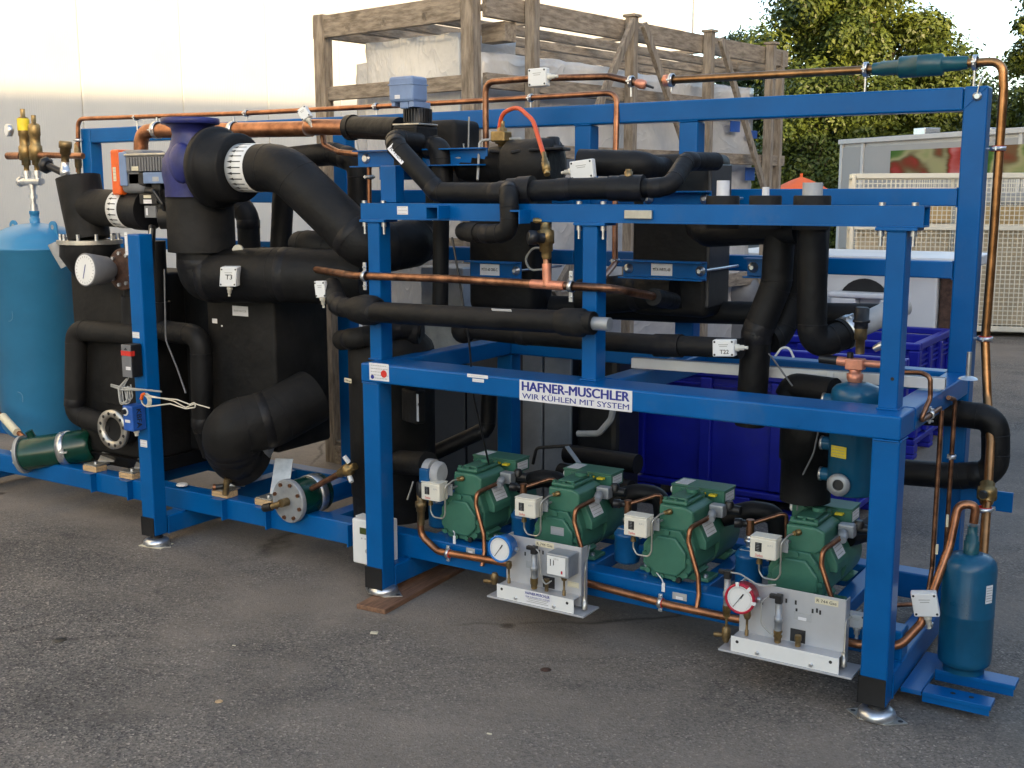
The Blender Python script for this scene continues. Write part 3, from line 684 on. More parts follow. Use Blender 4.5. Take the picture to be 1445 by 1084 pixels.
for k, (b_, z_, h_, lb) in enumerate(((2.95, 2.25, .08, 'upper blue tape strip on the wrapped machine at the far end'), (3.22, 2.20, .06, 'small blue tape strip at the far corner of the wrapped machine'), (3.2, 1.90, .10, 'lower blue tape strip on the wrapped machine at the far end'))):
    tag(MB().rbox(kp(-.005, b_, z_), KU * .004, KV * .07, Z * h_ / 2, .002).build('blue_tape', TAPEB), lb, 'tape', 'blue tape on the wrapped machine')

# ================================================================== SKID FRAME
D0, D1 = 1.046, 1.134
XB0, XB1, XA0, XA1 = -2.249, -2.158, -3.715, -3.624
ZM0, ZM1 = .968, 1.05
fr = empty('refrigeration_skid', (-2.7, .5, 0), 'blue painted steel frame carrying the whole refrigeration plant', 'frame')
def beam(a, b, nm='beam', bev=.008): return MB().bbox(a, b, bev, 3).build(nm, BLUE, fr)
po_c = beam((-.091, .0, .05), (0, .09, ZM0), 'post'); po_b = beam((XB0, .0, .052), (XB1, .09, ZM0), 'post'); po_a = beam((XA0, .0, .054), (XA1, .085, 1.567), 'post')
for p_, x0 in ((po_c, -.091), (po_b, XB0), (po_a, XA0)):
    MB().box((x0 - .002, -.004, .053), (x0 + .089, -.0002, .15)).box((x0 - .004, -.004, .053), (x0 - .0003, .086, .15)).build('black_end_sleeve', BLACK, p_)
mb_ = beam((XB0 - .004, -.002, ZM0 + .001), (.0, .185, ZM1), 'front_beam')
for x0, x1 in ((-.091, .0), (-1.205, -1.115), (XB0, XB1)): beam((x0, .187, ZM0), (x1, D0 - .002, ZM1), 'side_beam')
beam((XB0, D0, ZM0), (-.09, D1, ZM1), 'rear_beam')
# upper portal
for x0 in (-.104, -1.235, -2.284):
    q = beam((x0, .10, ZM1 + .001), (x0 + .064, .18, 1.640), 'upper_post', .006)
    MB().bbox((x0 - .035, .09, 1.6405), (x0 + .099, .185, 1.6515), .002).build('head_plate', BLUE, q)
    for xx in (x0 - .02, x0 + .084):
        MB().cyl((xx, .11, 1.59), (xx, .11, 1.6400), .006, seg=8).cyl((xx, .11, 1.622), (xx, .11, 1.6400), .0115, seg=6).cyl((xx, .11, 1.7205), (xx, .11, 1.731), .0115, seg=6).build('bolt', ZINC, q)
    MB().rbox((x0 + .032, .098, ZM1 + .003), (.036, 0, 0), (0, .006, 0), (0, 0, .003), .002).build('weld_seam', BLUE, q)
ur = MB(); xa, xb = -2.315, .012
ur.box((xa, .097, 1.652), (xb, .178, 1.657)).box((xa, .097, 1.7152), (xb, .178, 1.7202)).box((xa, .097, 1.6572), (xb, .102, 1.715)).box((xa, .173, 1.6572), (xb, .178, 1.715))
ur.build('upper_rail', BLUE, fr)
# rear frame
beam((-.086, D0, .05), (.003, D1, 2.164), 'rear_post'); beam((-5.387, D0, .05), (-5.296, D1, 2.164), 'rear_post')
beam((-5.294, D0 + .001, 2.073), (-.088, D1, 2.163), 'top_beam')
for x0, x1 in ((-1.28, -1.19), (-1.811, -1.724), (-3.3, -3.21), (-4.3, -4.21)):
    beam((x0, D0 + .002, ZM1 + .001 if x0 > -2.2 else .15), (x1, D1 - .002, 2.071), 'rear_upright')
for z0, z1 in ((1.708, 1.777), (1.423, 1.491)):
    xs = [-5.294, -4.302, -4.208, -3.302, -3.208, -1.813, -1.722, -1.282, -1.188, -.088]
    for i in range(0, len(xs), 2): beam((xs[i], D0 + .005, z0), (xs[i + 1], D1 - .006, z1), 'rear_rail', .005)
for x0 in (XB0,): beam((x0, D0 + .001, .05), (x0 + .09, D1 - .001, ZM0 - .001), 'rear_post')
# base
for (x0, x1) in ((-.09, -.001), (XB0 + .001, XB1 - .001), (XA0 + .001, XA1 - .001), (-5.5, -5.41)):
    beam((x0, .091, .048), (x1, D0 - .002, .143), 'cross_beam')
for y0 in (.20, .86):
    q = MB().bbox((-6.3, y0, .146), (-.004, y0 + .09, .253), .006).build('base_rail', BLUE, fr)
    if y0 < .5:
        for xx in (-4.33, -4.03, -3.32, -3.02, -2.5): MB().box((xx, y0 - .035, .148), (xx + .008, y0 - .0005, .25)).build('gusset', BLUE, q)
        for xx in (-3.32, -3.02, -4.33, -4.03): MB().box((xx - .07, y0 - .04, .246), (xx + .012, y0 - .0008, .2525)).build('gusset_plate', BLUE, q)
for k, xx in enumerate((-1.915, -1.431, -.928, -.409)):
    for dx in (-.13, .13): beam((xx + dx - .035, .292, .196), (xx + dx + .035, .858, .252), 'compressor_bearer', .004)
for xx in (-2.7, -3.1, -3.5, -4.2, -4.8): beam((xx - .04, .292, .15), (xx + .04, .858, .245), 'base_bearer', .004)
# welded L brackets and U profile ends on the upper rail
for cxp in (((-1.881, 0.09, 1.69)), ((-1.497, 0.09, 1.676))):
    c = Vector(cxp)
    MB().box((c.x - .033, .02, c.z + .015), (c.x + .033, .096, c.z + .022)).box((c.x - .033, .02, c.z - .03), (c.x - .027, .096, c.z + .0148)).box((c.x + .027, .02, c.z - .03), (c.x + .033, .096, c.z + .0148)).build('channel_end', BLUE, fr)
# machine feet: rubber metal mounts
def mount(c, label, z0=0.0):
    r_ = .062
    root = MB().prism([(-.105, 0), (-.045, -.052), (.045, -.052), (.105, 0), (.045, .052), (-.045, .052)], (c[0], c[1], z0 + .0005), X, Y, Z * .004, .001).build('machine_foot', STEEL, fr, label)
    for dx in (-.08, .08): MB().cyl((c[0] + dx, c[1], z0 + .0046), (c[0] + dx, c[1], z0 + .0052), .009, seg=12).build('hole', BLACK, root)
    MB().lathe((c[0], c[1], z0 + .005), Z, [(0, r_), (.008, r_ * 1.05), (.022, r_ * .98), (.03, r_ * .78), (.032, r_ * .55)], 28).build('metal_cap', ZINC, root)
    MB().lathe((c[0], c[1], z0 + .0375), Z, [(0, r_ * .5), (.012, r_ * .5)], 20).build('rubber_pad', BLACK, root)
mount((-.035, .03), 'shiny metal machine foot under the corner post beside the red gauge')
mount((XA0 + .055, .04), 'pale metal machine foot under the front post with the thermostat')
mount((XB0 + .055, .05), 'metal machine foot standing on the brown plank', .022)
tag(MB().bbox((-.075, -.42, 0), (.075, .46, .0215), .003).build('wood_plank', PLANK), 'brown wooden plank under the middle front foot', 'plank')
pk = bpy.data.objects['wood_plank']; pk.location = (-2.16, .32, 0); pk.rotation_euler = (0, 0, RAD(4))
tag(MB().rbox((XA0 + .06, .03, .002), (.07, .01, 0), (-.01, .05, 0), (0, 0, .0015)).build('packing_scrap', PAPERY), 'scrap of pale packing under the left front foot', 'scrap')

# weld beads where members meet
for x0 in (-.091, XB0):
    weld(fr, (x0 + .004, -.003, ZM0 - .0005), (x0 + .088, -.003, ZM0 - .0005)); weld(fr, (x0 + .0925, .004, ZM0 - .0005), (x0 + .0925, .088, ZM0 - .0005))
for x0 in (-.104, -1.235, -2.284):
    weld(fr, (x0 - .001, .098, ZM1 + .0015), (x0 + .066, .098, ZM1 + .0015)); weld(fr, (x0 + .0655, .10, ZM1 + .0015), (x0 + .0655, .18, ZM1 + .0015)); weld(fr, (x0, .098, 1.639), (x0 + .064, .098, 1.639), .0026)
for x0, x1 in ((-1.28, -1.19), (-1.811, -1.724)): weld(fr, (x0, D0, 2.0715), (x1, D0, 2.0715))
for z_ in (1.708, 1.777, 1.423, 1.491): weld(fr, (-.0875, D0 + .002, z_ - .004), (-.0875, D0 + .002, z_ + .004), .004)
weld(fr, (-.087, D0 - .001, 2.075), (-.002, D0 - .001, 2.160), .0018)
for x0, x1 in ((-.09, -.001), (XB0, XB1), (XA0, XA1)):
    weld(fr, (x1 + .001, .0895, .052), (x1 + .001, .0895, .14)); weld(fr, (x1 + .0008, .198, .145), (x0 - .0008, .198, .145))
weld(fr, (-1.118, .186, ZM1 - .001), (-1.202, .186, ZM1 - .001)); weld(fr, (-.003, .186, ZM1 - .001), (-.088, .186, ZM1 - .001))
# signs on the front beam
sg = sticker(mb_, 'name_sign', (Vector((-1.468, -0.002, 1.011)) + Vector((-0.946, -0.002, 1.021))) / 2, X, Z, .488, .080, PAPER,
    (('HAFNER-MUSCHLER', .21, .44, .95, INKB, .020), ('WIR KÜHLEN MIT SYSTEM', -.24, .32, .95, INKB, -.004)))
sg.location.z += -.0095
s2_ = sticker(mb_, 'data_label', ((-2.151, -0.002, 1.018)), X, Z, .105, .074, PAPER, (), 5, ink=CABLEG)
MB().lathe((s2_.location.x + wloc(mb_).x + .026, -.0036, 1.012), -Y, [(0, .016), (.0006, .016)], 20).build('red_seal', INKR, s2_)
MB().lathe((s2_.location.x + wloc(mb_).x - .036, -.0036, .995), -Y, [(0, .009), (.0006, .009)], 16).build('blue_seal', INKB, s2_)
sticker(mb_, 'small_label', ((-1.649, -0.002, 1.043)), X, Z, .10, .014, PAPER, (), 1)
sticker(mb_, 'small_label', ((-1.646, -0.002, 1.026)), X, Z, .055, .013, PAPER, (), 1)
urr = [o for o in fr.children if o.name.startswith('upper_rail')][0]
sticker(urr, 'small_label', ((-2.089, 0.097, 1.691)), X, Z, .056, .034, PAPER, (), 3)
sticker(urr, 'small_label', ((-1.929, 0.097, 1.689)), X, Z, .04, .034, PAPER, (), 2)
q = MB().bbox((Vector((-1.051, 0.08, 1.678)).x, .082, 1.668), (Vector((-0.939, 0.08, 1.679)).x, .0968, 1.700), .003).build('bare_plate', STEEL, urr)
for nm, pt, hh in (('post_label', ((-3.682, 0, 1.075)), .03), ('post_label', ((-3.669, -0, 0.531)), .036)):
    sticker(po_a, nm, pt, X, Z, .05, hh, PAPER, (), 3)
sticker(po_a, 'post_label', (XA0 + .0005, -.0005, 1.52), X, Z, .02, .11, PAPER, (), 2)
MB().lathe((-.06, .0999, 1.155), -Y, [(0, .006), (.0008, .006)], 14).build('drill_hole', BLACK, fr)
# lifting lug on the top right corner
lg = MB().lathe((-.035, D0 - .001, 2.125), -Y, [(0, .017), (.006, .017), (.007, .010), (.012, .010)], 16); lg.tube([(-.035, D0 - .008, 2.135), (-.028, D0 - .01, 2.175), (-.022, D0, 2.2)], .003, seg=6)
lg.build('corner_bolt', ZINC, fr)

# ================================================================== LEFT SECTION OF THE PLANT
def pipe(name, pts, r, m, label, cat='pipe', group=None, bend=None, seg=18):
    b = MB().tube(pts, r, bend, seg); o = b.build(name, m, None, label, cat, group)
    if m in (FOAM, FOAM2) and r > .03:
        rg = random.Random(int(r * 1e5) + len(pts))
        for (p, t) in b.joints:
            t = (t + Vector((rg.uniform(-.06, .06), rg.uniform(-.06, .06), rg.uniform(-.06, .06)))).normalized()
            w_ = rg.choice((.004, .004, .05))
            q = MB().lathe(p - t * w_ / 2, t, [(0, r * .99), (w_ * .1, r + .0016), (w_ * .9, r + .0016), (w_, r * .99)], 28, caps=False).build('foam_seam' if w_ < .01 else 'tape_wrap', TAPE, o)
    return o
def wrapband(parent, p, q, r, m=TAPE, name='tape_wrap'):
    return MB().cyl(p, q, r, seg=24).build(name, m, parent)
def V3(p): return Vector(p)

# --- light blue storage tank
tx, ty, tr_ = -5.275, .60, .268
tk = empty('storage_tank', (tx, ty, .253), 'large light blue pressure tank beside the stubby black elbow', 'tank')
MB().lathe((tx, ty, .253), Z, [(0, .10), (.02, .17), (.06, .235), (.10, tr_ - .004), (.108, tr_ - .004), (.112, tr_), (1.175, tr_), (1.178, tr_ + .006), (1.19, tr_ + .006), (1.193, tr_), (1.235, tr_ - .010), (1.275, tr_ - .045), (1.305, tr_ - .10), (1.325, tr_ - .17), (1.332, .04), (1.333, .02)], 48).build('shell', TANKB, tk)
for dx in (-.19, .19):
    c = Vector((tx + dx, ty - .02, 1.565)); lug = MB()
    n_ = 14; pr_o = [(.036 * math.cos(t), .036 * math.sin(t)) for t in [math.pi * i / n_ for i in range(n_ + 1)]] + [(-.045, -.055), (.045, -.055)]
    lug.prism(pr_o, c, X, Z, Y * .012, .002); o_ = lug.build('lifting_lug', TANKB, tk)
    MB().lathe(c - Y * .0008, Y, [(0, .014), (.014, .014)], 16).build('hole', GALV, o_)
for dx in (-.17, .17): MB().box((tx + dx - .02, ty - .1, .2535), (tx + dx + .02, ty + .1, .33)).build('foot', TANKB, tk)
for k, (a0, z0, da, dz) in enumerate(((-1.35, 1.02, .10, .06), (-1.25, .60, .10, -.06))):
    MB().tube([(tx + math.cos(a0 + da * t + .05 * math.sin(3 * t)) * (tr_ + .0004), ty + math.sin(a0 + da * t + .05 * math.sin(3 * t)) * (tr_ + .0004), z0 + dz * t * t) for t in (0, .2, .4, .6, .8, 1)], .0022, .02, 6).build('chalk_mark', mat('pale_scratch_%d' % k, (.12, .27, .42), .7), tk)
npl = MB().bbox((tx - .33, ty - tr_ - .02, .83), (tx - .215, ty - tr_ + .10, .955), .004).build('name_plate_bracket', TANKB, tk)
MB().box((tx - .30, ty - tr_ - .0225, .845), (tx - .235, ty - tr_ - .0202, .94)).build('name_plate', GALV, npl)
MB().lathe((tx, ty, 1.583), Z, [(0, .03), (.03, .03), (.031, .026), (.055, .026), (.056, .029), (.075, .029)], 20).build('nozzle', TANKB, tk)
# valve tree on the tank
vt = empty('safety_valve_set', (tx, ty, 1.66), 'twin brass safety valves with gauge on the light blue tank', 'valve')
b = MB(); b.cyl((tx, ty, 1.659), (tx, ty, 1.70), .022, seg=8).cyl((tx, ty, 1.70), (tx, ty, 1.80), .016).cyl((tx, ty, 1.73), (tx, ty, 1.755), .026, seg=6).cyl((tx, ty, 1.79), (tx, ty, 1.815), .024, seg=6)
b.tube([(tx - .10, ty, 1.83), (tx + .09, ty, 1.83)], .022).cyl((tx - .12, ty, 1.83), (tx - .10, ty, 1.83), .03, seg=8)
for dx in (-.045, .055): b.cyl((tx + dx, ty, 1.83), (tx + dx, ty, 1.88), .018).cyl((tx + dx, ty, 1.865), (tx + dx, ty, 1.895), .026, seg=6)
b.build('manifold', ZINC, vt)
for dx, hh, nm in ((-.045, .36, 'tall_valve'), (.055, .32, 'short_valve')):
    b = MB(); b.lathe((tx + dx, ty, 1.896), Z, [(0, .016), (.03, .016), (.031, .026), (.06, .026), (.061, .038), (.14, .038), (.15, .03), (.2, .03), (.205, .034), (.26, .034), (.27, .028), (hh - .05, .028), (hh - .045, .014), (hh, .014)], 18)
    b.build(nm, BRASS, vt)
MB().lathe((tx - .045, ty - .001, 2.13), Z, [(0, .0352), (.07, .0352)], 18).build('yellow_tag', YELLOW, vt)
gg = MB().lathe((tx - .065, ty - .06, 2.13), Vector((-.25, -1, 0)), [(0, .02), (.01, .036), (.035, .036), (.037, .033)], 24).build('gauge', ZINC, vt)
MB().lathe(Vector((tx - .065, ty - .06, 2.13)) + Vector((-.25, -1, 0)).normalized() * .0375, Vector((-.25, -1, 0)), [(0, .032), (.0006, .032)], 24).build('dial', WHITE, gg)
o_ = pipe('copper_pipe', [(tx - .22, ty, 1.985), (tx - .09, ty, 1.985)], .022, COPPERD, 'short copper stub left of the brass safety valves')
pipe('copper_pipe', [(tx + .09, ty, 1.985), (tx + .42, ty + .05, 1.975)], .018, COPPERD, 'short copper pipe from safety valves to the black insulated elbow')

# --- insulated elbow with arrow band beside the tank
E0 = V3((-4.382, 0.3, 1.498)); E1 = V3((-4.448, 0.3, 1.848)); EM = V3((-4.299, 0.3, 1.687)); E2 = V3((-3.951, 0.3, 1.678)); EC = E0 * .45 + E1 * .55
el = MB(); re = 0.1108
el.tube([E0 + Z * .02, EC, E1], lambda t: re * (1 + .05 * t), seg=28)
el.tube([EC + (EM - EC) * .3, E2], re * .88, seg=26)
ei = el.build('insulated_elbow', FOAM2, None, 'stubby black insulated elbow standing on a flange beside the blue tank', 'pipe elbow')
dE = (E2 - (EC + (EM - EC) * .3)).normalized()
def arrow_band(parent, c, axis, r, w, flip=1, n=20, sz=1.0):
    a = Vector(axis).normalized(); c = Vector(c)
    bnd = MB().lathe(c - a * w / 2, a, [(0, r), (0, r + .0025), (w, r + .0025), (w, r)], 44, caps=False).build('arrow_band', WHITE, parent)
    ref = Vector((0, 0, 1)); e1 = a.cross(ref).normalized(); e2 = a.cross(e1); b = MB(); rr = r + .0032
    dth = 2 * math.pi / n
    for k in range(n):
        th = k * dth
        def pt(s, q): 
            t = th + q / rr; return c + a * s * flip + (e1 * math.cos(t) + e2 * math.sin(t)) * rr
        hw = rr * dth * .09; hh = rr * dth * .26; L0, L1, L2 = w * .38, -w * .10, -w * .38
        b.add([pt(L0, -hw), pt(L0, hw), pt(L1, hw), pt(L1, -hw)], [(0, 1, 2, 3)]); b.add([pt(L1, -hh), pt(L1, hh), pt(L2, 0)], [(0, 1, 2)])
    b.build('arrow_print', INK, bnd); return bnd
arrow_band(ei, V3((-4.072, 0.3, 1.681)), dE, re * .88, .085, 1, 22)
wrapband(ei, E2 - dE * .03, E2 + dE * .06, re * .95)
fl = MB().lathe(E0 - Z * .005, Z, [(0, .17), (.022, .17)], 36); 
fl = fl.build('flange', STEEL, ei)
of_ = [V3((math.cos(k * .628 + .2) * .148, math.sin(k * .628 + .2) * .148, 0)) for k in range(10)]
scatter('flange_bolt', ZINC, fl, MB().cyl(E0 + of_[0] + Z * .0172, E0 + of_[0] + Z * .05, .010, seg=6), of_)
# lower cone body with gauge
cb = MB().lathe(E0 - Z * .01, -Z, [(0, .155), (.06, .16), (.17, .09), (.19, .05)], 28).build('insulated_cone', FOAM, None, 'black insulated cone below the elbow flange', 'pipe body')
tg_ = MB().lathe(E0 + V3((-.13, -.04, -.12)), V3((-.3, -.3, 1)), [(0, .05), (.09, .055), (.14, .055)], 18).build('grey_cap', LGREYP, cb)
G = V3((-4.117, 0.17, 1.369)); ga = V3((.0, -1, .06)).normalized()
gf = MB().lathe(G + V3((.05, .1, 0)), ga, [(0, .11), (.022, .11), (.023, .098)], 30)
gfl = gf.build('bolted_flange', RUST, None, 'brown bolted flange behind the large round thermometer', 'flange')
e1 = ga.cross(Z).normalized(); e2 = ga.cross(e1)
of_ = [(e1 * math.cos(k * .698) + e2 * math.sin(k * .698)) * .083 for k in range(9)]; gb = G + V3((.05, .1, 0))
scatter('flange_bolt', ZINC, gfl, MB().cyl(gb + ga * .0235 + of_[0], gb + ga * .036 + of_[0], .011, seg=6), of_)
DL = V3((-4.12, 0.06, 1.376))
dg = empty('dial_thermometer', DL, 'large round thermometer with pale dial beside the front post with the thermostat', 'gauge')
MB().lathe(DL, -ga, [(0, .083), (.004, .086), (.07, .078), (.13, .070), (.17, .04)], 32).build('case', GREYP, dg)
q = MB().lathe(DL + ga * .0003, ga, [(0, .078), (.001, .078)], 32).build('dial', WHITE, dg)
b = MB()
for k in range(24):
    t = k * 2 * math.pi / 24; d = e1 * math.cos(t) + e2 * math.sin(t); b.bar(DL + ga * .0017 + d * .062, DL + ga * .0017 + d * .071, .0016, .0004, 0, ga)
b.build('scale_print', INK, q)
MB().bar(DL + ga * .003 - (e1 * .2 + e2 * .9) * .03, DL + ga * .003 + (e1 * .25 + e2 * .9) * .05, .004, .001, 0, ga).build('pointer', INKB, q)

# ball valve and brass fitting by the tank
bv = empty('ball_valve', (-4.865, 0.5, 1.913), 'small ball valve with black and red grip beside the blue post', 'valve')
c = V3((-4.817, 0.5, 1.948)); ax_ = V3((.12, 0, 1)).normalized()
MB().lathe(c - ax_ * .14, ax_, [(0, .022), (.05, .022), (.051, .028), (.09, .028), (.091, .024), (.13, .024)], 16).build('valve_body', ZINC, bv)
MB().lathe(c - ax_ * .0095, ax_, [(0, .022), (.04, .022), (.041, .03), (.075, .03), (.076, .036), (.11, .036), (.115, .03)], 14).build('brass_cap', BRASSD, bv)
MB().tube([c - ax_ * .07 + V3((-.024, -.0, .0)), c - ax_ * .05 + V3((-.125, -.02, .02))], .02).lathe(c - ax_ * .05 + V3((-.12, -.02, .02)), V3((-1, -.1, .15)), [(0, .03), (.01, .048), (.03, .048), (.034, .03)], 8).build('grip', BLACK, bv)
MB().lathe(c - ax_ * .05 + V3((-.1545, -.024, .026)), V3((-1, -.1, .15)), [(0, .022), (.003, .022)], 12).build('red_disc', INKR, bv)

# --- HX boxes
def round_box(name, a, b_, bev, m, label, cat, zt=None):
    o = MB().bbox(a, b_, bev, 4).build(name, m, None, label, cat)
    for p in o.data.polygons: p.use_smooth = True
    try: o.data.set_sharp_from_angle(angle=RAD(40))
    except Exception: pass
    return o
h1 = round_box('insulated_exchanger', (-4.60, .32, .33), (-4.02, .80, 1.34), .02, FOAM2, 'broad black exchanger box behind the loop of black pipe', 'heat exchanger')
b = MB(); b.prism([(.30, .33), (.36, .2545), (.80, .2545), (.80, .328), (.32, .328)], (-4.52, 0, 0), Y, Z, X * .50); b.build('lower_apron', FOAM, h1)
MB().bbox((-4.38, .314, .62), (-4.18, .3196, .98), .003).build('foam_patch', FOAM2, h1)
h2 = round_box('insulated_exchanger', (-3.64, .42, .46), (-3.16, .82, 1.46), .02, FOAM2, 'tall black insulated exchanger box between the two front posts with a paper label', 'heat exchanger')
sticker(h2, 'paper_label', ((-3.392, 0.42, 1.172)), X, Z, .11, .05, PAPER, (('EVAPORATOR', 0, .2, .8, CABLEG, 0),))
MB().rbox(((-3.579, 0.419, 1.111)), X * .018, Z * .012, Y * .0006).rbox(((-3.528, 0.419, 1.088)), X * .005, Z * .004, Y * .0006).build('paper_scrap', PAPER, h2)
h3 = round_box('insulated_exchanger', (-3.96, .55, .36), (-3.70, .95, 1.40), .02, FOAM, 'narrow black insulated box in the shade behind the front post with the thermostat', 'heat exchanger')
# angled bracket plates on wooden blocks
for i, (px_, rear) in enumerate(((-4.36, 0), (-4.06, 0), (-3.35, 0), (-3.05, 0), (-4.2, 1), (-3.78, 1), (-2.98, 1))):
    y0 = .195 if not rear else .80
    where = ['first from the blue tank', 'second from the blue tank', 'under the small brass tap', 'beside the green cylinder end plate', 'at the back left', 'behind the front post with the thermostat', 'behind the black elbow'][i]
    tag(MB().bbox((px_ - .065, y0, .2535), (px_ + .045, y0 + .075, .284), .003).build('wooden_block', WOODB), 'pale wooden block on the blue base rail, ' + where, 'block', 'wooden blocks on the base rails')
    root = tag(MB().bbox((px_ - .06, y0 + .003, .2845), (px_ + .04, y0 + .10, .2915), .002).build('bracket', STEEL), 'steel bracket plate bolted onto the wooden block ' + where, 'bracket', 'steel bracket plates on blocks')
    MB().bar((px_ - .0, y0 + .105, .29), (px_ + (.05 if not rear else 0) - .09, y0 + .19, .45 if i in (2, 3) else .36), .095, .008, .002, (0, 0, 1)).build('angled_arm', STEEL, root)
    MB().cyl((px_ - .01, y0 + .045, .2917), (px_ - .01, y0 + .045, .301), .011, seg=6).build('bracket_bolt', ZINC, root)
tag(MB().lathe(((-3.681, 0.24, 0.262)), Z, [(0, .03), (.004, .031), (.010, .026), (.012, .01)], 20).build('white_disc', WHITE), 'small white plastic disc on the blue base rail', 'disc')

# --- insulated pipes in the left section
rp = 0.0543
pipe('insulated_pipe', [(-3.921, 0.3, 1.024), (-4.476, 0.25, 1.024), (-4.536, 0.25, 0.547), (-4.225, 0.28, 0.5)], 0.0582, FOAM2, 'black insulated pipe loop left of the front post with the thermostat', group='black insulated pipes', bend=.075, seg=20)
q = pipe('insulated_pipe', [(-4.047, 0.33, 1.497), (-4.103, 0.33, 1.024)], 0.0601, FOAM, 'upright black insulated pipe just behind the front post with the thermostat')
wrapband(q, (-4.086, 0.33, 1.222), (-4.102, 0.33, 1.031), 0.0661)
q = pipe('insulated_pipe', [(-3.914, 0.34, 1.518), (-3.922, 0.34, 1.049), (-3.597, 0.34, 1.041), (-3.617, 0.34, 0.571), (-3.618, 0.4, 0.408)], 0.0563, FOAM, 'black insulated pipe stepping down right of the front post with the thermostat', bend=.09, seg=20)
wrapband(q, (-3.911, 0.34, 1.204), (-3.92, 0.34, 1.08), 0.0636)
# open steel flange
F = V3((-4.178, 0.22, 0.508)); fa = V3((.08, -1, 0)).normalized()
fo = MB().ring(F, fa, .108, .068, .022, 36).build('steel_flange', STEEL, None, 'round steel flange with bolt holes, open and black inside', 'flange')
e1 = fa.cross(Z).normalized(); e2 = fa.cross(e1)
of_ = [(e1 * math.cos(k * math.pi / 6 + .2) + e2 * math.sin(k * math.pi / 6 + .2)) * .088 for k in range(12)]
scatter('bolt_hole', BLACK, fo, MB().lathe(F + of_[0] + fa * .0105, fa, [(0, .0095), (.0012, .0095)], 10), of_)
MB().lathe(F - fa * .01, -fa, [(0, .0678), (.12, .0678)], 28).build('pipe_stub', FOAM, fo)
MB().lathe(F - fa * .013, -fa, [(0, .075), (.003, .095), (.11, .098), (.12, .09)], 28).build('foam_collar', FOAM, fo)

# --- green cylinders with flanges
def green_cyl(c0, c1, r, label, plug):
    c0, c1 = Vector(c0), Vector(c1); a = (c1 - c0).normalized()
    root = empty('green_receiver', c0, label, 'cylinder', 'dark green cylinders on the base rail')
    MB().lathe(c0, a, [(0, r), ((c1 - c0).length - .02, r), ((c1 - c0).length, r * .8)], 32).build('shell', DGREEN, root)
    fp = MB().lathe(c0 - a * .024, a, [(0, r * 1.12), (.003, r * 1.15), (.0235, r * 1.15)], 32).build('end_plate', GALV, root)
    e1 = a.cross(Z).normalized(); e2 = a.cross(e1)
    of_ = [(e1 * math.cos(k * math.pi / 4 + .3) + e2 * math.sin(k * math.pi / 4 + .3)) * r * .93 for k in range(8)]
    scatter('plate_bolt', ZINC if not plug else COPPERD, fp, MB().cyl(c0 - a * .0242 + of_[0], c0 - a * .034 + of_[0], .0095, seg=6), of_)
    s = (c1 - c0).length * .55
    st = MB().lathe(c0 + a * s, a, [(0, r + .001), (0, r + .004), (.045, r + .004), (.045, r + .001)], 32, caps=False); st.rbox(c0 + a * (s + .022) + V3((r * .75, -r * .78, 0)), a * .022, V3((.016, -.016, 0)), Z * .004); st.cyl(c0 + a * (s + .022) + V3((r * .8, -r * .85, .02)), c0 + a * (s + .022) + V3((r * .8, -r * .85, -.03)), .005, seg=8)
    st.build('strap', ZINC, root)
    sup = MB().cyl(c0 + a * (s + .02) - Z * (r + .03), c0 + a * (s + .02) - Z * r, .014); sup.build('support_stud', ZINC, root)
    return root, fp, a
GC0, GC1 = V3((-4.882, 0.16, 0.296)), V3((-4.537, 0.34, 0.357))
green_cyl(GC0, GC0 + (GC1 - GC0) * 1.05, .094, 'dark green cylinder with grey end plate in front of the blue tank', False)
q = MB().tube([GC0 + V3((.0, .03, .06)), (-5.125, 0.22, 0.449), (-5.314, 0.25, 0.51)], .016).build('copper_pipe', COPPER, None, 'copper pipe with cream sleeve entering the left green cylinder', 'pipe')
MB().cyl((-4.992, 0.19, 0.406), (-5.178, 0.23, 0.472), .024).build('cream_sleeve', PAPERY, q)
MB().tube([GC0 + V3((.02, .06, .05)), GC0 + V3((.0, .03, .13))], .022).build('elbow_boss', DGREEN, q)
GD0, GD1 = V3((-2.845, 0.17, 0.32)), V3((-2.832, 0.36, 0.324))
rt_, fp, a = green_cyl(GD0, GD0 + (GD1 - GD0) * 1.1, .092, 'dark green cylinder with plugged grey end plate beside the middle post', True)
pg = MB().cyl(GD0 - a * .025, GD0 - a * .07, .02, seg=12).tube([GD0 - a * .065, GD0 - a * .075 + V3((-.05, 0, -.02))], .014)
pg.build('plug_fitting', BRASSD, fp); MB().cyl(GD0 - a * .075 + V3((-.05, 0, -.02)), GD0 - a * .075 + V3((-.10, 0, -.035)), .02, seg=8).build('plug_cap', BLACK, fp)
q = MB().tube([(-2.74, 0.2, 0.384), (-2.534, 0.17, 0.493)], .014).build('copper_pipe', COPPERD, None, 'short dark copper pipe rising from the right green cylinder to a brass valve', 'pipe')
bvv = empty('brass_valve', (-2.483, 0.17, 0.52), 'small brass valve with white caps on the black column', 'valve')
c0, c1 = V3((-2.543, 0.17, 0.488)), V3((-2.406, 0.16, 0.555)); b = MB(); b.lathe(c0, c1 - c0, [(0, .016), (.015, .022), (.045, .022), (.05, .03), (.085, .03), (.09, .018), (.12, .018)], 12)
b.build('valve_body', BRASS, bvv)
b = MB(); m_ = (c0 + c1) / 2; b.cyl(m_ + Z * .03, m_ + V3((-.02, -.01, .06)), .011).cyl(m_ - Z * .03, m_ + V3((.02, -.01, -.055)), .011); b.build('white_cap', WHITE, bvv)
tp_ = empty('small_tap', (-3.359, 0.2, 0.323), 'small brass tap with black handle on the steel bracket', 'tap')
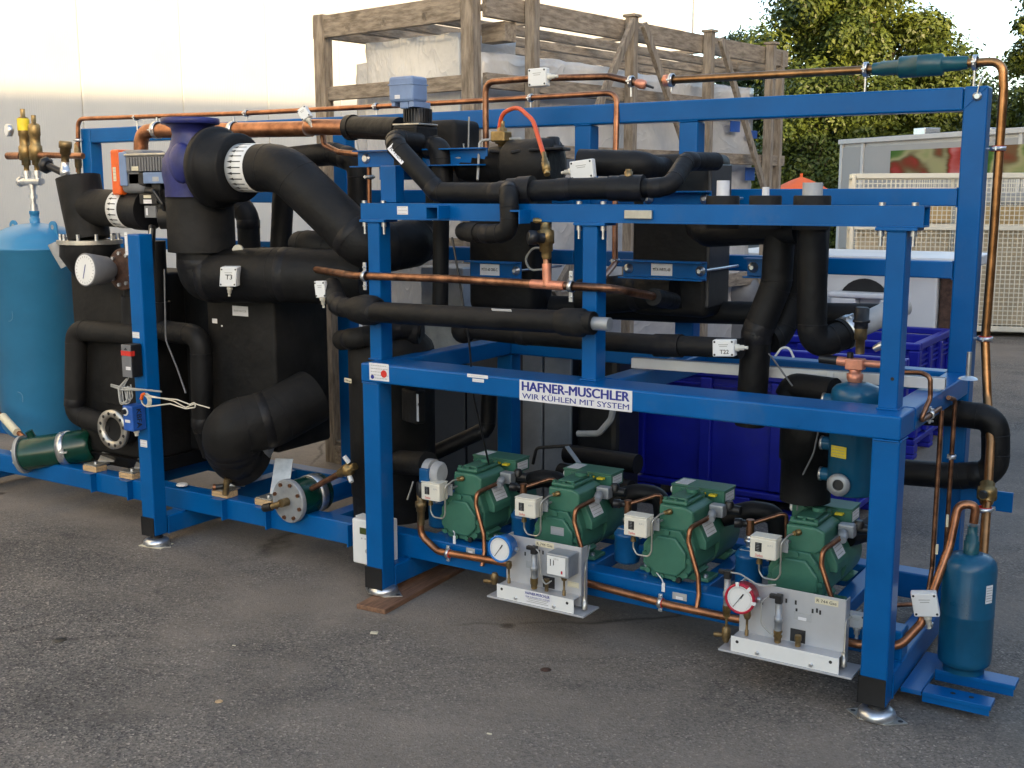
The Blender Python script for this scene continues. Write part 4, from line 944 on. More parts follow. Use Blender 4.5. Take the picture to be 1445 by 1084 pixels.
MB().cyl((-3.311, 0.19, 0.277), (-3.296, 0.19, 0.359), .016).tube([(-3.303, 0.19, 0.329), (-3.303, 0.22, 0.351)], .015).build('tap_body', BRASSD, tp_)
MB().tube([(-3.308, 0.18, 0.323), (-3.347, 0.16, 0.315)], .014).build('tap_handle', BLACK, tp_); MB().cyl((-3.347, 0.16, 0.315), (-3.356, 0.15, 0.316), .017).build('copper_cap', COPPER, tp_)

# --- violet casting and large insulated discharge pipe
VX = V3((-3.505, 0.25, 1.909)); 
vc = empty('strainer_casting', VX, 'violet blue cast fitting with a round top flange', 'casting')
zt = V3((-3.487, 0.25, 2.104)).z
MB().lathe((VX.x, VX.y, zt - .012), Z, [(0, .135), (.004, .14), (.026, .14), (.030, .135)], 40).build('top_flange', VIOLET, vc)
MB().lathe((VX.x, VX.y, zt - .36), Z, [(0, .135), (.05, .135), (.10, .145), (.18, .14), (.24, .105), (.30, .088), (.33, .095), (.345, .12)], 36).sphere((VX.x + .06, VX.y - .12, zt - .20), .075, sc=(1, .6, 1.3)).sphere((VX.x - .10, VX.y - .03, zt - .24), .07, sc=(.6, 1, 1.3)).build('cast_body', VIOLET, vc)
bp_, br_ = [(-3.364, 0.25, 1.883), (-2.891, 0.25, 1.877), (-2.445, 0.3, 1.512), (-2.34, 0.45, 1.531), (-2.46, 0.7, 1.542)], 0.111
bgp = pipe('discharge_pipe', bp_, br_, FOAM, 'thick black insulated pipe with arrow band curving down behind the middle post', bend=.26, seg=40)
dP = (V3(bp_[1]) - V3(bp_[0])).normalized()
P0 = V3(bp_[0])
MB().lathe(P0 + dP * .0, dP, [(0, .15), (.01, .192), (.05, .196), (.062, .182), (.066, .166), (.185, .162), (.192, .154), (.194, br_)], 40).build('foam_collar', FOAM, bgp)
arrow_band(bgp, P0 + dP * .255, dP, br_, .115, 1, 26)
# upright cylinder and elbow below the casting
CX = V3((-3.517, 0.3, 1.667)); rC = 0.165
zb_ = V3((-3.529, 0.3, 1.474)).z
uc = MB().lathe((CX.x, CX.y, zb_), Z, [(0, rC), (.26, rC), (.33, rC * .9), (.40, rC * .66)], 36).build('insulated_cylinder', FOAM2, None, 'upright black insulated cylinder under the violet casting', 'pipe body')
lo_ = [V3((CX.x + .01, CX.y, zb_ - .001)), V3((CX.x + .01, CX.y, V3((-3.581, 0.34, 1.353)).z)), V3((-3.028, 0.36, 1.372)), V3((-2.615, 0.5, 1.366))]
le = pipe('insulated_elbow', lo_, 0.1334, FOAM, 'black insulated elbow turning right with a white sensor box', bend=.19, seg=36)
wrapband(le, V3((-3.155, 0.355, 1.368)), V3((-3.15, 0.355, 1.368)) + V3((.006, 0, 0)), 0.1363, FOAM)
MB().lathe((-3.261, 0.3, 1.485), Vector((.3, -1, 0)), [(0, .03), (.012, .03)], 16).build('steel_lug', STEEL, le)
def sensor_box(c, u, v, w, h, d, label, txt=None, gland=None, m=WHITE):
    u, v, c = Vector(u).normalized(), Vector(v).normalized(), Vector(c); n = u.cross(v)
    root = empty('sensor_box', c, label, 'sensor', 'white temperature sensor boxes')
    MB().rbox(c + n * d * .36, u * w / 2, v * h / 2, n * d * .36, .004).build('housing', m, root)
    lid = MB().rbox(c + n * d * .862, u * w / 2 * .985, v * h / 2 * .985, n * d * .139, .004).build('lid', m, root)
    b = MB()
    for i in (-1, 1):
        for j in (-1, 1): b.lathe(c + u * i * w * .40 + v * j * h * .38 + n * d * 1.001, n, [(0, .0042), (.0006, .0042)], 8)
    b.build('lid_screw', INK, lid)
    if txt: text(lid, txt, c + n * (d * 1.001 + .0006) + v * h * (.0 if len(txt) < 3 else -.2) + u * w * .05, u, v, h * .24, INK, .005)
    bl = MB(); bl.rbox(c + n * (d * 1.001 + .0003) + v * h * .22, u * w * .22, v * .0012, n * .0002).rbox(c + n * (d * 1.001 + .0003) + v * h * .12, u * w * .18, v * .0012, n * .0002); bl.build('print', CABLEG, lid)
    g_ = Vector(gland) if gland else -v
    hb = abs(g_.dot(u)) * w / 2 + abs(g_.dot(v)) * h / 2
    MB().lathe(c + n * d * .45 + g_ * (hb - .001), g_, [(0, .014), (.012, .014), (.013, .010), (.03, .010), (.031, .006), (.045, .006)], 10).build('cable_gland', m if m is not WHITE else CREAM, root)
    return root
sensor_box((-3.208, 0.2, 1.372), V3((1, .45, .0)), V3((.14, 0, 1)), .085, .095, .055, 'white sensor box marked T3 on the black elbow', 'T3')
# lever valve and actuator
lv = empty('lever_valve', (-3.744, 0.22, 1.614), 'black butterfly valve with a long hanging lever above the front post with the thermostat', 'valve')
c = V3((-3.721, 0.22, 1.639)); MB().lathe(c + V3((.10, .07, 0)), V3((-1, -.7, 0)), [(0, .07), (.06, .07), (.065, .055), (.12, .055), (.13, .03)], 22).build('valve_neck', BLACK, lv)
MB().bar(V3((-3.722, 0.17, 1.605)), V3((-3.697, 0.12, 1.38)), .035, .022, .006, (1, 0, 0)).build('lever', BLACK, lv)
MB().bar(V3((-3.711, 0.155, 1.591)), V3((-3.699, 0.105, 1.384)), .018, .012, .004, (1, 0, 0)).build('grip_plate', STEEL, lv)
MB().bar(V3((-3.72, 0.26, 1.779)), V3((-3.705, 0.26, 1.631)), .05, .05, .004).bar(V3((-3.734, 0.3, 1.93)), V3((-3.754, 0.3, 1.665)), .07, .16, .01).build('valve_disc', BLACK, lv)
ac = empty('valve_actuator', (-3.843, 0.2, 1.86), 'grey electric actuator with orange end band, cooling fins and labels', 'actuator')
A0, A1 = V3((-4.047, 0.19, 1.862)), V3((-3.603, 0.19, 1.858))
ua = V3((1, 0, 0)); 
sx = (A1.x - A0.x) / 84.0; szp = .00376
def ap(px, py, y): return Vector((A0.x + (px - 152) * sx, y, A0.z - (py - 245) * szp))
def abox(px0, py0, px1, py1, y0, y1, nm, m, bev=.01, par=None):
    return MB().bbox((ap(px0, py1, y0)), (ap(px1, py0, y1)), bev, 3).build(nm, m, par or ac)
hb_ = abox(163, 214, 196, 272, .20, .38, 'housing', GREYP, .03)
ob_ = abox(152, 213, 164, 274, .195, .385, 'orange_band', ORANGE, .012)
abox(166, 217, 176, 262, .188, .2005, 'side_cover', BGREYP, .006)
fb = abox(176, 221, 233, 243, .19, .34, 'fin_block', GREYP, .004)
for k in range(13): abox(181 + k * 3.9, 224.5, 183 + k * 3.9, 242.5, .180, .1895, 'fin', GREYP, .0005, fb)
abox(176, 219.5, 233, 222.5, .178, .345, 'fin_cover', STEEL, .003, fb)
sticker(fb, 'rating_label', ap(191.5, 239, .1785), X, Z, .05, .022, PAPERY, (), 3)
sticker(ob_, 'side_label', ap(158, 246, .1945), X, Z, .022, .07, PAPERY, (), 4)
abox(175, 243, 200, 262, .20, .30, 'motor_hood', BLACK, .012)
sv = abox(200, 244, 232, 259, .185, .26, 'control_box', BGREYP, .006)
sticker(sv, 'print_label', ap(218, 253, .1848), X, Z, .045, .022, LGREYP, (), 2)
q_ = abox(190, 272, 214, 286, .2, .27, 'name_plate_box', BLACK, .005); sticker(q_, 'rating_label', ap(202, 276, .1995), X, Z, .055, .014, PAPERY, (), 1); sticker(q_, 'pictogram_label', ap(202, 282.5, .1995), X, Z, .06, .02, PAPER, (), 3)
abox(194, 288, 210, 304, .21, .28, 'bracket_block', GREYP, .004); sticker(ac, 'bracket_label', ap(198, 296, .2095), X, Z, .014, .036, PAPER)
MB().tube([ap(196, 268, .22), ap(215, 268, .18), ap(222, 285, .20), ap(222, 300, .22)], .011).build('cable', BLACK, ac)

# controllers on the left post
ct = empty('post_controller', (-3.719, 0, 0.945), 'grey and black controller with a red band on the front post with the thermostat', 'controller')
c = V3((-3.673, -0.05, 0.955)); MB().bbox((c.x - .033, -.068, c.z - .082), (c.x + .033, -.002, c.z + .082), .008).build('case', BLACK, ct)
fp_ = MB().bbox((c.x - .034, -.074, c.z - .08), (c.x + .034, -.0683, c.z + .08), .002).build('front_cover', GREYP, ct)
MB().box((c.x - .0352, -.0752, c.z + .026), (c.x + .0352, -.05, c.z + .05)).build('red_band', INKR, ct)
MB().prism([(-.012, 0), (.012, 0), (0, .012)], (c.x, -.0746, c.z + .055), X, Z, -Y * .0004).build('black_mark', INK, fp_)
sticker(fp_, 'label', (c.x + .012, -.0741, c.z - .035), X, Z, .034, .016, PAPER, (), 1)
th = empty('thermostat', (-3.711, 0, 0.656), 'blue thermostat with black knob on the front post with the thermostat', 'thermostat')
c = V3((-3.674, -0.06, 0.67)); k = MB().bbox((c.x - .036, -.085, c.z - .062), (c.x + .036, -.002, c.z + .065), .006).build('case', THERMO, th)
MB().lathe((c.x - .012, -.086, c.z + .035), -Y, [(0, .021), (.003, .021)], 20).build('knob_ring', WHITE, th); MB().lathe((c.x - .012, -.0892, c.z + .035), -Y, [(0, .013), (.016, .012)], 16).build('knob', BLACK, th)
sticker(th, 'label', (c.x, -.0852, c.z - .012), X, Z, .036, .014, PAPER, (), 1)
text(th, 'KBFA', (c.x + .0368, -.045, c.z + .0), -Z, Y, .028, INK, .01)
MB().lathe((c.x + .005, -.04, c.z - .0625), -Z, [(0, .014), (.014, .014), (.016, .010), (.03, .010)], 10).build('gland', CREAM, th)
# wire bundles
wb = MB()
rg = random.Random(4)
C1 = V3((-3.697, -0.05, 0.79))
for k in range(7):
    off = V3((rg.uniform(-.02, .02), rg.uniform(-.02, .0), rg.uniform(-.02, .02)))
    wb.tube([C1 + V3((-.0, 0, .075)) + off * .3, C1 + V3((-.03, -.01, .03)) + off, C1 + V3((-.01, -.02, -.045)) + off, C1 + V3((.028, -.01, -.03)) + off, C1 + V3((.01, 0, .04)) + off * .5], .003, .02, 6)
wb.tube([(-3.84, -0.04, 0.819), C1 + V3((-.02, -.02, .03)), (-3.459, -0.05, 0.82)], .005, .03, 6); wb.tube([(-3.84, -0.04, 0.812), C1 + V3((-.02, -.025, .02)), (-3.524, -0.05, 0.821)], .005, .03, 6)
tag(wb.build('wire_bundle', CABLEG), 'bundle of thin grey sensor wires tied at the front post with the thermostat', 'wires')
wl = MB(); C2 = V3((-3.545, -0.07, 0.773))
for k in range(4):
    rr = .034 - .003 * k; pts = [C2 + V3((rr * math.cos(t), -.004 * k, rr * math.sin(t))) for t in [i * .5236 for i in range(13)]]; wl.tube(pts, .003, .01, 6)
wl.tube([C2 + V3((.02, -.01, .02)), (-3.328, -0.07, 0.797), (-3.254, -0.06, 0.779), (-3.219, -0.06, 0.793), (-3.216, -0.06, 0.769), (-3.284, -0.06, 0.756), (-3.379, -0.07, 0.772), C2 + V3((.01, -.01, -.03))], .0035, .02, 6)
wl.tube([C2 + V3((.0, -.01, .03)), (-3.354, -0.07, 0.788), (-3.284, -0.06, 0.762), (-3.219, -0.06, 0.786), (-3.132, -0.05, 0.773)], .003, .02, 6)
wlo = tag(wl.build('wire_loop', CABLEW), 'coiled cream wire with orange tie hanging at the front post with the thermostat', 'wires')
MB().rbox(C2 + V3((-.012, -.018, .018)), V3((.006, 0, .014)), V3((.006, 0, -.003)), V3((0, .006, 0)), .002).rbox(C2 + V3((.003, -.02, .034)), V3((.008, 0, .003)), V3((-.002, 0, .006)), V3((0, .005, 0)), .002).build('orange_tie', ORANGE, wlo)
tag(MB().tube([(-3.802, 0.3, 1.376), (-3.761, 0.25, 1.017), (-3.674, 0.24, 0.878), (-3.597, 0.22, 0.76)], .0045, .1, 6).build('hanging_cable', GREYP), 'thin dark cable hanging right of the front post with the thermostat', 'cable')

# lower big elbow out of the tall exchanger
be = pipe('insulated_elbow', [(-3.09, 0.6, 0.732), (-3.158, 0.36, 0.647), (-3.272, 0.2, 0.612), (-3.317, 0.27, 0.485), (-3.318, 0.36, 0.416)], 0.144, FOAM2, 'large black insulated elbow bending down from the tall exchanger box', bend=.14, seg=36)
be_f = MB().lathe((-3.194, 0.31, 0.503), V3((.9, -.25, -.25)), [(0, .085), (.015, .085)], 24).build('flange_rim', ZINC, be)
for (pts, r_, lb) in ((((-3.851, 0.85, 1.733), (-3.747, 0.85, 1.638), (-3.747, 0.85, 1.444)), 0.0621, 'short black insulated bend in the shade behind the upright cylinder'),
                      (((-3.505, 0.78, 1.934), (-3.061, 0.78, 1.958), (-2.895, 0.78, 1.917), (-2.897, 0.78, 1.523)), 0.0582, 'black insulated pipe arching behind the thick discharge pipe'),
                      (((-3.43, 0.8, 1.771), (-3.464, 0.8, 1.473)), 0.0564, 'upright black insulated pipe behind the thick discharge pipe')):
    pipe('insulated_pipe', list(pts), r_, FOAM, lb)
pipe('insulated_pipe', [(-3.084, 0.55, 1.51), (-2.922, 0.45, 1.518), (-2.607, 0.6, 1.468)], 0.0678, FOAM2, 'rounded black insulated pipe end below the thick discharge pipe')

# black column vessel
cv = empty('column_vessel', (-2.43, .43, .255), 'black insulated upright column vessel behind the middle post', 'vessel')
MB().lathe((-2.43, .43, .2535), Z, [(0, .192), (.11, .196), (.112, .200), (.80, .200), (.83, .19), (.88, .14), (.90, .05)], 44).build('shell', FOAM2, cv)
sticker(cv, 'paper_strip', (-2.518, 0.222, 0.919), V3((1, -.25, 0)), Z, .055, .020, PAPERY, (('R 744 Gas', 0, .5, .85, INK, 0),))
sf = MB().bbox(((-2.198, 0.2, 0.782)), ((-2.074, 0.22, 0.924)), .004)
q = MB().rbox((-2.126, 0.2, 0.846), V3((.85, -.3, 0)).normalized() * .058, Z * .075, V3((.3, .85, 0)).normalized() * .03, .012).build('plate_pad', FOAM, cv)
MB().rbox(V3((-2.118, 0.2, 0.847)) + V3((.012, -.030, 0)), V3((.85, -.3, 0)).normalized() * .042, Z * .06, V3((.3, .85, 0)).normalized() * .001, .0003).build('torn_label', mat('torn_label_paper', (0.015, 0.015, 0.016), 0.5, vscale=22, var=.1, col2=(0.42, 0.44, 0.48), contrast=(.42, .46)), cv)
MB().tube([(-2.306, 0.3, 0.549), (-2.064, 0.22, 0.586)], .055).build('side_nozzle', FOAM, cv)
mt = empty('blue_meter', (-2.023, 0.2, 0.564), 'small blue motor drive with a silver label beside the first compressor', 'drive')
c = V3((-2.038, 0.2, 0.539)); MB().bbox((c.x - .038, .16, c.z - .06), (c.x + .012, .28, c.z + .04), .008).build('case', OILB, mt)
MB().lathe((c.x + .0125, .22, c.z + .015), X, [(0, .05), (.025, .05), (.035, .04)], 24).build('round_cap', LGREYP, mt); MB().lathe((c.x - .032, .22, c.z + .02), X, [(0, .052), (.035, .052)], 24).build('label_band', LGREYP, mt)
wbx = empty('white_control_box', (-2.336, 0.05, 0.23), 'white control box with small green display beside the middle post', 'control box')
a_, b_ = V3((-2.376, 0.04, 0.127)), V3((-2.224, 0.04, 0.332)); MB().bbox((a_.x, .06, a_.z), (b_.x + .02, .17, b_.z), .006).build('case', WHITE, wbx)
q = MB().bbox((a_.x + .045, .0575, b_.z - .065), (b_.x + .01, .0598, b_.z - .035), .001).build('display', mat('lcd_green', (0.05, 0.07, 0.02), 0.25), wbx)
MB().box((a_.x - .012, .10, b_.z - .06), (a_.x - .0005, .15, b_.z - .0)).build('side_lug', WHITE, wbx)
b = MB()
for k in range(4): b.lathe((a_.x + .055 + .02 * k, .0597, b_.z - .085), -Y, [(0, .004), (.001, .004)], 8)
b.lathe((a_.x + .085, .0597, b_.z - .14), -Y, [(0, .011), (.004, .010)], 14); b.build('button', LGREYP, wbx)
MB().lathe((b_.x - .03, .11, a_.z - .0005), -Z, [(0, .014), (.012, .014), (.014, .009), (.024, .009)], 10).build('gland', CREAM, wbx)
tag(MB().tube([(-2.17, 0.2, 0.415), (-2.141, 0.19, 0.47), (-2.121, 0.18, 0.507)], .004, .02, 6).build('cable_end', CABLEG), 'short pale cable end by the column vessel', 'cable')

# ================================================================== MIDDLE AND RIGHT: EXCHANGERS, PIPES
# thin copper line over the rear frame
tc_pts = [(-5.4, 1.02, 1.893), (-5.367, 1.02, 2.221), (-3.957, 1.06, 2.206), (-2.867, 1.06, 2.205), (-1.595, 1.06, 2.211), (-1.568, 1, 1.832), (-1.485, 0.85, 1.45), (-1.414, 0.6, 1.4), (-1.356, 0.4, 1.409)]
cp = pipe('copper_pipe', tc_pts, 0.0135, COPPER, 'long thin bright copper pipe running above the rear blue beam past the wooden crate', bend=.06, seg=12)
for pt in ((-4.847, 1.045, 2.213), (-3.94, 1.06, 2.206), (-3.002, 1.06, 2.205), (-2.057, 1.06, 2.207)):
    clamp(cp, pt, X, .0125, -Z * .075)
clamp(cp, (-5.38, 1.02, 2.091), Z, .0125, Y * .04)
clamp(cp, (-1.49, 0.86, 1.462), Z, .0125, X * .03)
bf = MB().lathe((-5.391, 1.02, 1.915), Z, [(-.05, .012), (0, .014), (.01, .022), (.06, .022), (.061, .028), (.09, .028), (.10, .022), (.15, .018), (.16, .013)], 12).build('brass_fitting', BRASSD, cp)
# thick copper header at the upper left
hp = pipe('copper_header', [(-4.416, 0.7, 1.946), (-4.403, 0.7, 2.106), (-3.769, 0.74, 2.093), (-3.218, 0.8, 2.087)], 0.0401, COPPER, 'thick copper header pipe rising behind the grey actuator', bend=.085, seg=22)
clamp(hp, (-4.28, 0.71, 2.107), X, 0.0401, Z * .07); clamp(hp, (-3.721, 0.745, 2.092), X, 0.0401, Z * .07)
hb2 = MB().tube([(-3.237, 0.8, 2.087), (-2.976, 0.52, 2.077), (-2.731, 0.56, 2.068)], 0.0373, .05, 22).build('copper_bend', COPPER, None, 'thick copper bend entering a black insulated pipe at the upper left', 'pipe')
br = pipe('copper_branch', [(-2.968, 0.6, 2.05), (-2.961, 0.6, 1.993), (-2.823, 0.55, 1.955), (-2.603, 0.5, 1.936)], 0.0142, COPPERD, 'thin dark copper branch curving below the thick copper bend', bend=.05, seg=12)
br2 = pipe('copper_riser', [(-2.529, 0.42, 1.891), (-2.534, 0.42, 1.712)], 0.0111, COPPER, 'short thin copper riser under the upper blue bracket', seg=12)
clamp(br2, (-2.531, 0.42, 1.834), Z, 0.0111, -X * .02)
sensor_box((-2.978, 0.5, 2.136), V3((.75, .3, .5)), V3((-.5, -.1, .85)), .05, .06, .035, 'small white sensor box tilted on the thick copper bend')
# insulated valve with blue grey actuator
iv = empty('motor_valve', (-2.247, 0.35, 1.892), 'insulated motor valve with black finned body and blue grey actuator on top', 'valve')
vq = V3((-2.239, 0.35, 2.111)); sc_ = 0.0031
MB().bbox((vq.x - 27 * sc_, .31, vq.z + 13 * sc_), (vq.x + 16 * sc_, .42, vq.z + 48 * sc_), .012, 2).bbox((vq.x - 27.5 * sc_, .308, vq.z + 36 * sc_), (vq.x + 16.5 * sc_, .422, vq.z + 37.5 * sc_), .001).build('actuator_case', BGREYP, iv)
MB().box((vq.x - 24 * sc_, .32, vq.z + 8 * sc_), (vq.x - 18 * sc_, .44, vq.z + 13.5 * sc_)).box((vq.x + 6 * sc_, .32, vq.z + 6 * sc_), (vq.x + 15 * sc_, .44, vq.z + 13.5 * sc_)).bbox((vq.x - 10 * sc_, .32, vq.z + 4 * sc_), (vq.x + 5 * sc_, .42, vq.z + 13.5 * sc_), .005).build('bracket', BGREYP, iv)
sticker(iv, 'small_label', (vq.x - 11 * sc_, .3095, vq.z + 20 * sc_), X, Z, .028, .016, PAPER, (), 1)
fb_ = MB().lathe((vq.x + 2 * sc_, .40, vq.z - 16 * sc_), Z, [(0, 18 * sc_), (21 * sc_, 18 * sc_), (22 * sc_, 15 * sc_)], 28).build('finned_body', BLACK, iv)
b = MB()
for k in range(28):
    t = k * 2 * math.pi / 28; d = V3((math.cos(t), math.sin(t), 0)); b.rbox((vq.x + 2 * sc_ + d.x * 19 * sc_, .40 + d.y * 19 * sc_, vq.z - 5 * sc_), d * 1.5 * sc_, V3((-d.y, d.x, 0)) * .7 * sc_, Z * 9 * sc_)
b.build('cooling_fin', BLACK, fb_)
MB().bbox((vq.x - 26 * sc_, .33, vq.z - 18.5 * sc_), (vq.x + 21 * sc_, .47, vq.z - 16.1 * sc_), .002).build('mount_plate', STEEL, iv)
MB().bbox((vq.x - 24 * sc_, .32, vq.z - 78 * sc_), (vq.x + 19 * sc_, .48, vq.z - 18.6 * sc_), .012).build('insulated_body', FOAM, iv)
b = MB().tube([(-2.766, 0.56, 2.069), (-2.722, 0.55, 2.068), (-2.369, 0.45, 2.046)], 0.0522, .05, 24); q = b.build('insulated_pipe', FOAM, None, 'black insulated pipe between the copper bend and the motor valve', 'pipe')
wrapband(q, (-2.762, 0.56, 2.069), (-2.727, 0.555, 2.068), 0.0599)
# R-448A pipe and long horizontal run
rl = pipe('insulated_pipe', [(-2.18, 0.34, 1.976), (-2.209, 0.2, 1.99), (-2.147, 0.14, 1.951), (-1.937, 0.14, 1.764), (-1.651, 0.14, 1.761), (-1.349, 0.18, 1.777), (-1.11, 0.22, 1.779)], 0.042, FOAM, 'black insulated pipe labelled R-448A slanting down to the upper blue rail', bend=.06, seg=24)
a_, b_ = V3((-2.147, 0.14, 1.951)), V3((-1.937, 0.14, 1.764)); d_ = (b_ - a_).normalized(); nn_ = V3((.45, -1, .15)); vv_ = (nn_ - d_ * nn_.dot(d_)).normalized()
up_ = vv_.cross(d_); rr_ = 0.0429
sticker(rl, 'pipe_label', V3((-2.126, 0.14, 1.91)) + vv_ * (rr_ + .0005), d_, up_, .098, .034, PAPER, (('R-448A', 0, .55, .82, INK, .0),))
b = MB()
for (x0, x1, rr) in (((-1.633, 0.143, 1.761), (-1.595, 0.147, 1.763), 17.5), ((-1.595, 0.147, 1.763), (-1.549, 0.153, 1.766), 20), ((-1.549, 0.153, 1.766), (-1.491, 0.16, 1.769), 21.5)):
    b.cyl(x0, x1, 0.0028 * rr, seg=28)
b.build('tape_wrap', TAPE, rl)
for (x0, x1, rr) in (((-1.387, 0.174, 1.774), (-1.346, 0.18, 1.777), 0.0444), ((-1.18, 0.21, 1.779), (-1.135, 0.216, 1.779), 0.0474), ((-1.135, 0.216, 1.779), (-1.046, 0.23, 1.779), 0.0503)): wrapband(rl, x0, x1, rr)
MB().lathe((-1.102, 0.215, 1.821), Z, [(0, .016), (.02, .016), (.021, .012), (.03, .012)], 12).build('valve_cap', BRASSD, rl)
pipe('insulated_pipe', [(-1.055, 0.23, 1.779), (-0.948, 0.25, 1.783), (-0.96, 0.42, 1.881), (-0.922, 0.62, 1.884)], 0.0358, FOAM, 'black insulated pipe curving up into the right exchanger box', bend=.08, seg=24)
dr = pipe('insulated_pipe', [(-1.584, 0.13, 1.774), (-1.533, 0.05, 1.755), (-1.527, 0.05, 1.612), (-1.639, 0.07, 1.603), (-1.794, 0.12, 1.608)], 0.0374, FOAM, 'black insulated pipe dropping in front of the upper blue rail', bend=.055, seg=22)
MB().sphere((-1.794, 0.12, 1.608), 0.0382).build('foam_end', FOAM2, dr); wrapband(dr, (-1.764, 0.112, 1.607), (-1.699, 0.088, 1.605), 0.0405, FOAM2)
pipe('insulated_pipe', [(-2.226, 0.4, 1.954), (-2.081, 0.36, 1.956), (-2.075, 0.36, 1.794)], 0.0493, FOAM, 'short black insulated elbow right of the motor valve', bend=.05, seg=22)
pipe('insulated_pipe', [(-2.108, 0.4, 1.794), (-2.124, 0.4, 1.223)], 0.0361, FOAM, 'upright black insulated pipe behind the upper blue rail', seg=20)
round_box('insulated_accumulator', V3((-2.452, 0.72, 1.67)), V3((-2.26, 0.72, 2.1)) + V3((0, .22, 0)), .03, FOAM2, 'upright black insulated box behind the motor valve', 'vessel')
bk = empty('support_bracket', (-2.236, 0.3, 1.891), 'blue welded bracket holding the motor valve', 'bracket')
a_ = V3((-2.545, 0.36, 1.91)); b_ = V3((-1.94, 0.36, 1.9))
MB().bbox((a_.x, .36, a_.z - .028), (b_.x + .1, .366, a_.z + .034), .001).bbox((a_.x, .30, a_.z - .034), (b_.x + .1, .366, a_.z - .0285), .001).bbox((a_.x, .32, a_.z + .0345), (b_.x + .1, .366, a_.z + .040), .001).build('channel', BLUE, bk)
MB().bbox((V3((-2.399, 0.33, 1.845)).x, .33, V3((-2.4, 0.33, 1.82)).z), (V3((-2.276, 0.33, 1.843)).x, .42, V3((-2.399, 0.33, 1.876)).z), .002).build('shelf_plate', BLUE, bk)
MB().bbox((V3((-2.288, 0.33, 1.844)).x, .20, 1.722), (V3((-2.205, 0.33, 1.843)).x, .26, V3((-2.287, 0.33, 1.877)).z), .003).build('stand', BLUE, bk)
MB().lathe((-2.496, 0.36, 1.915), -Y, [(0, .022), (.004, .022), (.005, .014), (.014, .014)], 14).build('bolt', ZINC, bk)

# upper filter and regulator group
uf = MB().lathe((-2.027, 0.42, 1.872), V3((-1.411, 0.46, 1.885)) - V3((-2.027, 0.42, 1.872)), [(0, .03), (.01, .055), (.045, .066), (.10, .068), (.105, .076), (.17, .076), (.175, .082), (.24, .080), (.245, .092), (.26, .104), (.42, .108), (.47, .102), (.475, .078)], 32)
ufo = uf.build('insulated_filter', FOAM, None, 'thick black wrapped filter body under the orange hose', 'filter')
MB().tube([(-1.451, 0.46, 1.886), (-1.19, 0.5, 1.875), (-1.185, 0.62, 1.854), (-1.198, 0.75, 1.856)], 0.0536, .06, 26).build('outlet', FOAM, ufo)
MB().lathe((-1.579, 0.46, 1.937), Z, [(0, .05), (.02, .05), (.021, .032), (.05, .030), (.055, .022)], 8).build('top_cap', BLACK, ufo)
b = MB(); b.bar((-1.639, 0.4, 1.934), (-1.5, 0.44, 1.941), .14, .012, .004).bar((-1.835, 0.42, 1.935), (-1.745, 0.43, 1.928), .13, .012, .005).bar((-1.726, 0.4, 1.927), (-1.687, 0.41, 1.932), .13, .014, .005); b.build('tape_wrap', TAPE, ufo)
MB().lathe((-2.057, 0.42, 1.885), V3((-1, 0, 0)), [(-.03, .045), (0, .03), (.004, .012), (.03, .012)], 12).build('end_valve', BRASSD, ufo)
rg_ = empty('pressure_regulator', (-1.815, 0.44, 2), 'brass pressure regulator with orange hose and bent steel capillary', 'regulator')
c = V3((-1.815, 0.44, 1.997)); MB().lathe(c - Z * .06, Z, [(0, .02), (.03, .02), (.031, .032), (.075, .032), (.08, .022), (.095, .022), (.10, .010), (.125, .010)], 8).rbox(c + V3((0, -.01, 0)), X * .036, Y * .03, Z * .022, .006).build('regulator_body', BRASS, rg_)
MB().lathe(c - Z * .12, Z, [(0, .06), (.02, .05), (.06, .022)], 16).build('foam_boot', FOAM2, rg_)
MB().tube([(-1.849, 0.3, 1.816), (-1.905, 0.4, 1.983), (-1.815, 0.44, 1.988), (-1.713, 0.44, 1.986), (-1.702, 0.44, 1.936)], .0055, .025, 10).build('capillary', CABLEG, rg_)
MB().tube([(-1.833, 0.44, 2.024), (-1.812, 0.43, 2.093), (-1.715, 0.4, 2.117), (-1.602, 0.34, 2.053), (-1.503, 0.26, 1.913)], 0.0093, .12, 12).build('hose', HOSE, rg_)
MB().lathe((-1.503, 0.26, 1.919), V3((-1.457, 0.21, 1.835)) - V3((-1.503, 0.26, 1.919)), [(0, .0095), (.03, .0095), (.031, .013), (.05, .013), (.051, .017), (.09, .017), (.091, .013), (.11, .013)], 10).build('hose_fitting', BRASS, rg_)
sensor_box((-1.355, 0.33, 1.852), V3((1, .1, .12)), V3((-.12, 0, 1)), .10, .075, .035, 'white sensor box on the upper black pipe', None, V3((-1, -.1, -.12)).normalized())
for k, (p0, p1) in enumerate((((-1.964, 0.4, 1.943), (-1.945, 0.38, 2.081)), ((-1.986, 0.4, 1.926), (-1.982, 0.39, 1.97)), ((-2.066, 0.37, 1.911), (-1.977, 0.36, 1.91)))): tag(MB().cyl(p0, p1, .0035, seg=6).build('thin_rod', CABLEG), ['pale thin vertical rod beside the insulated filter', 'very short pale rod left of the insulated filter', 'thin pale horizontal rod over the blue bracket'][k], 'rod')
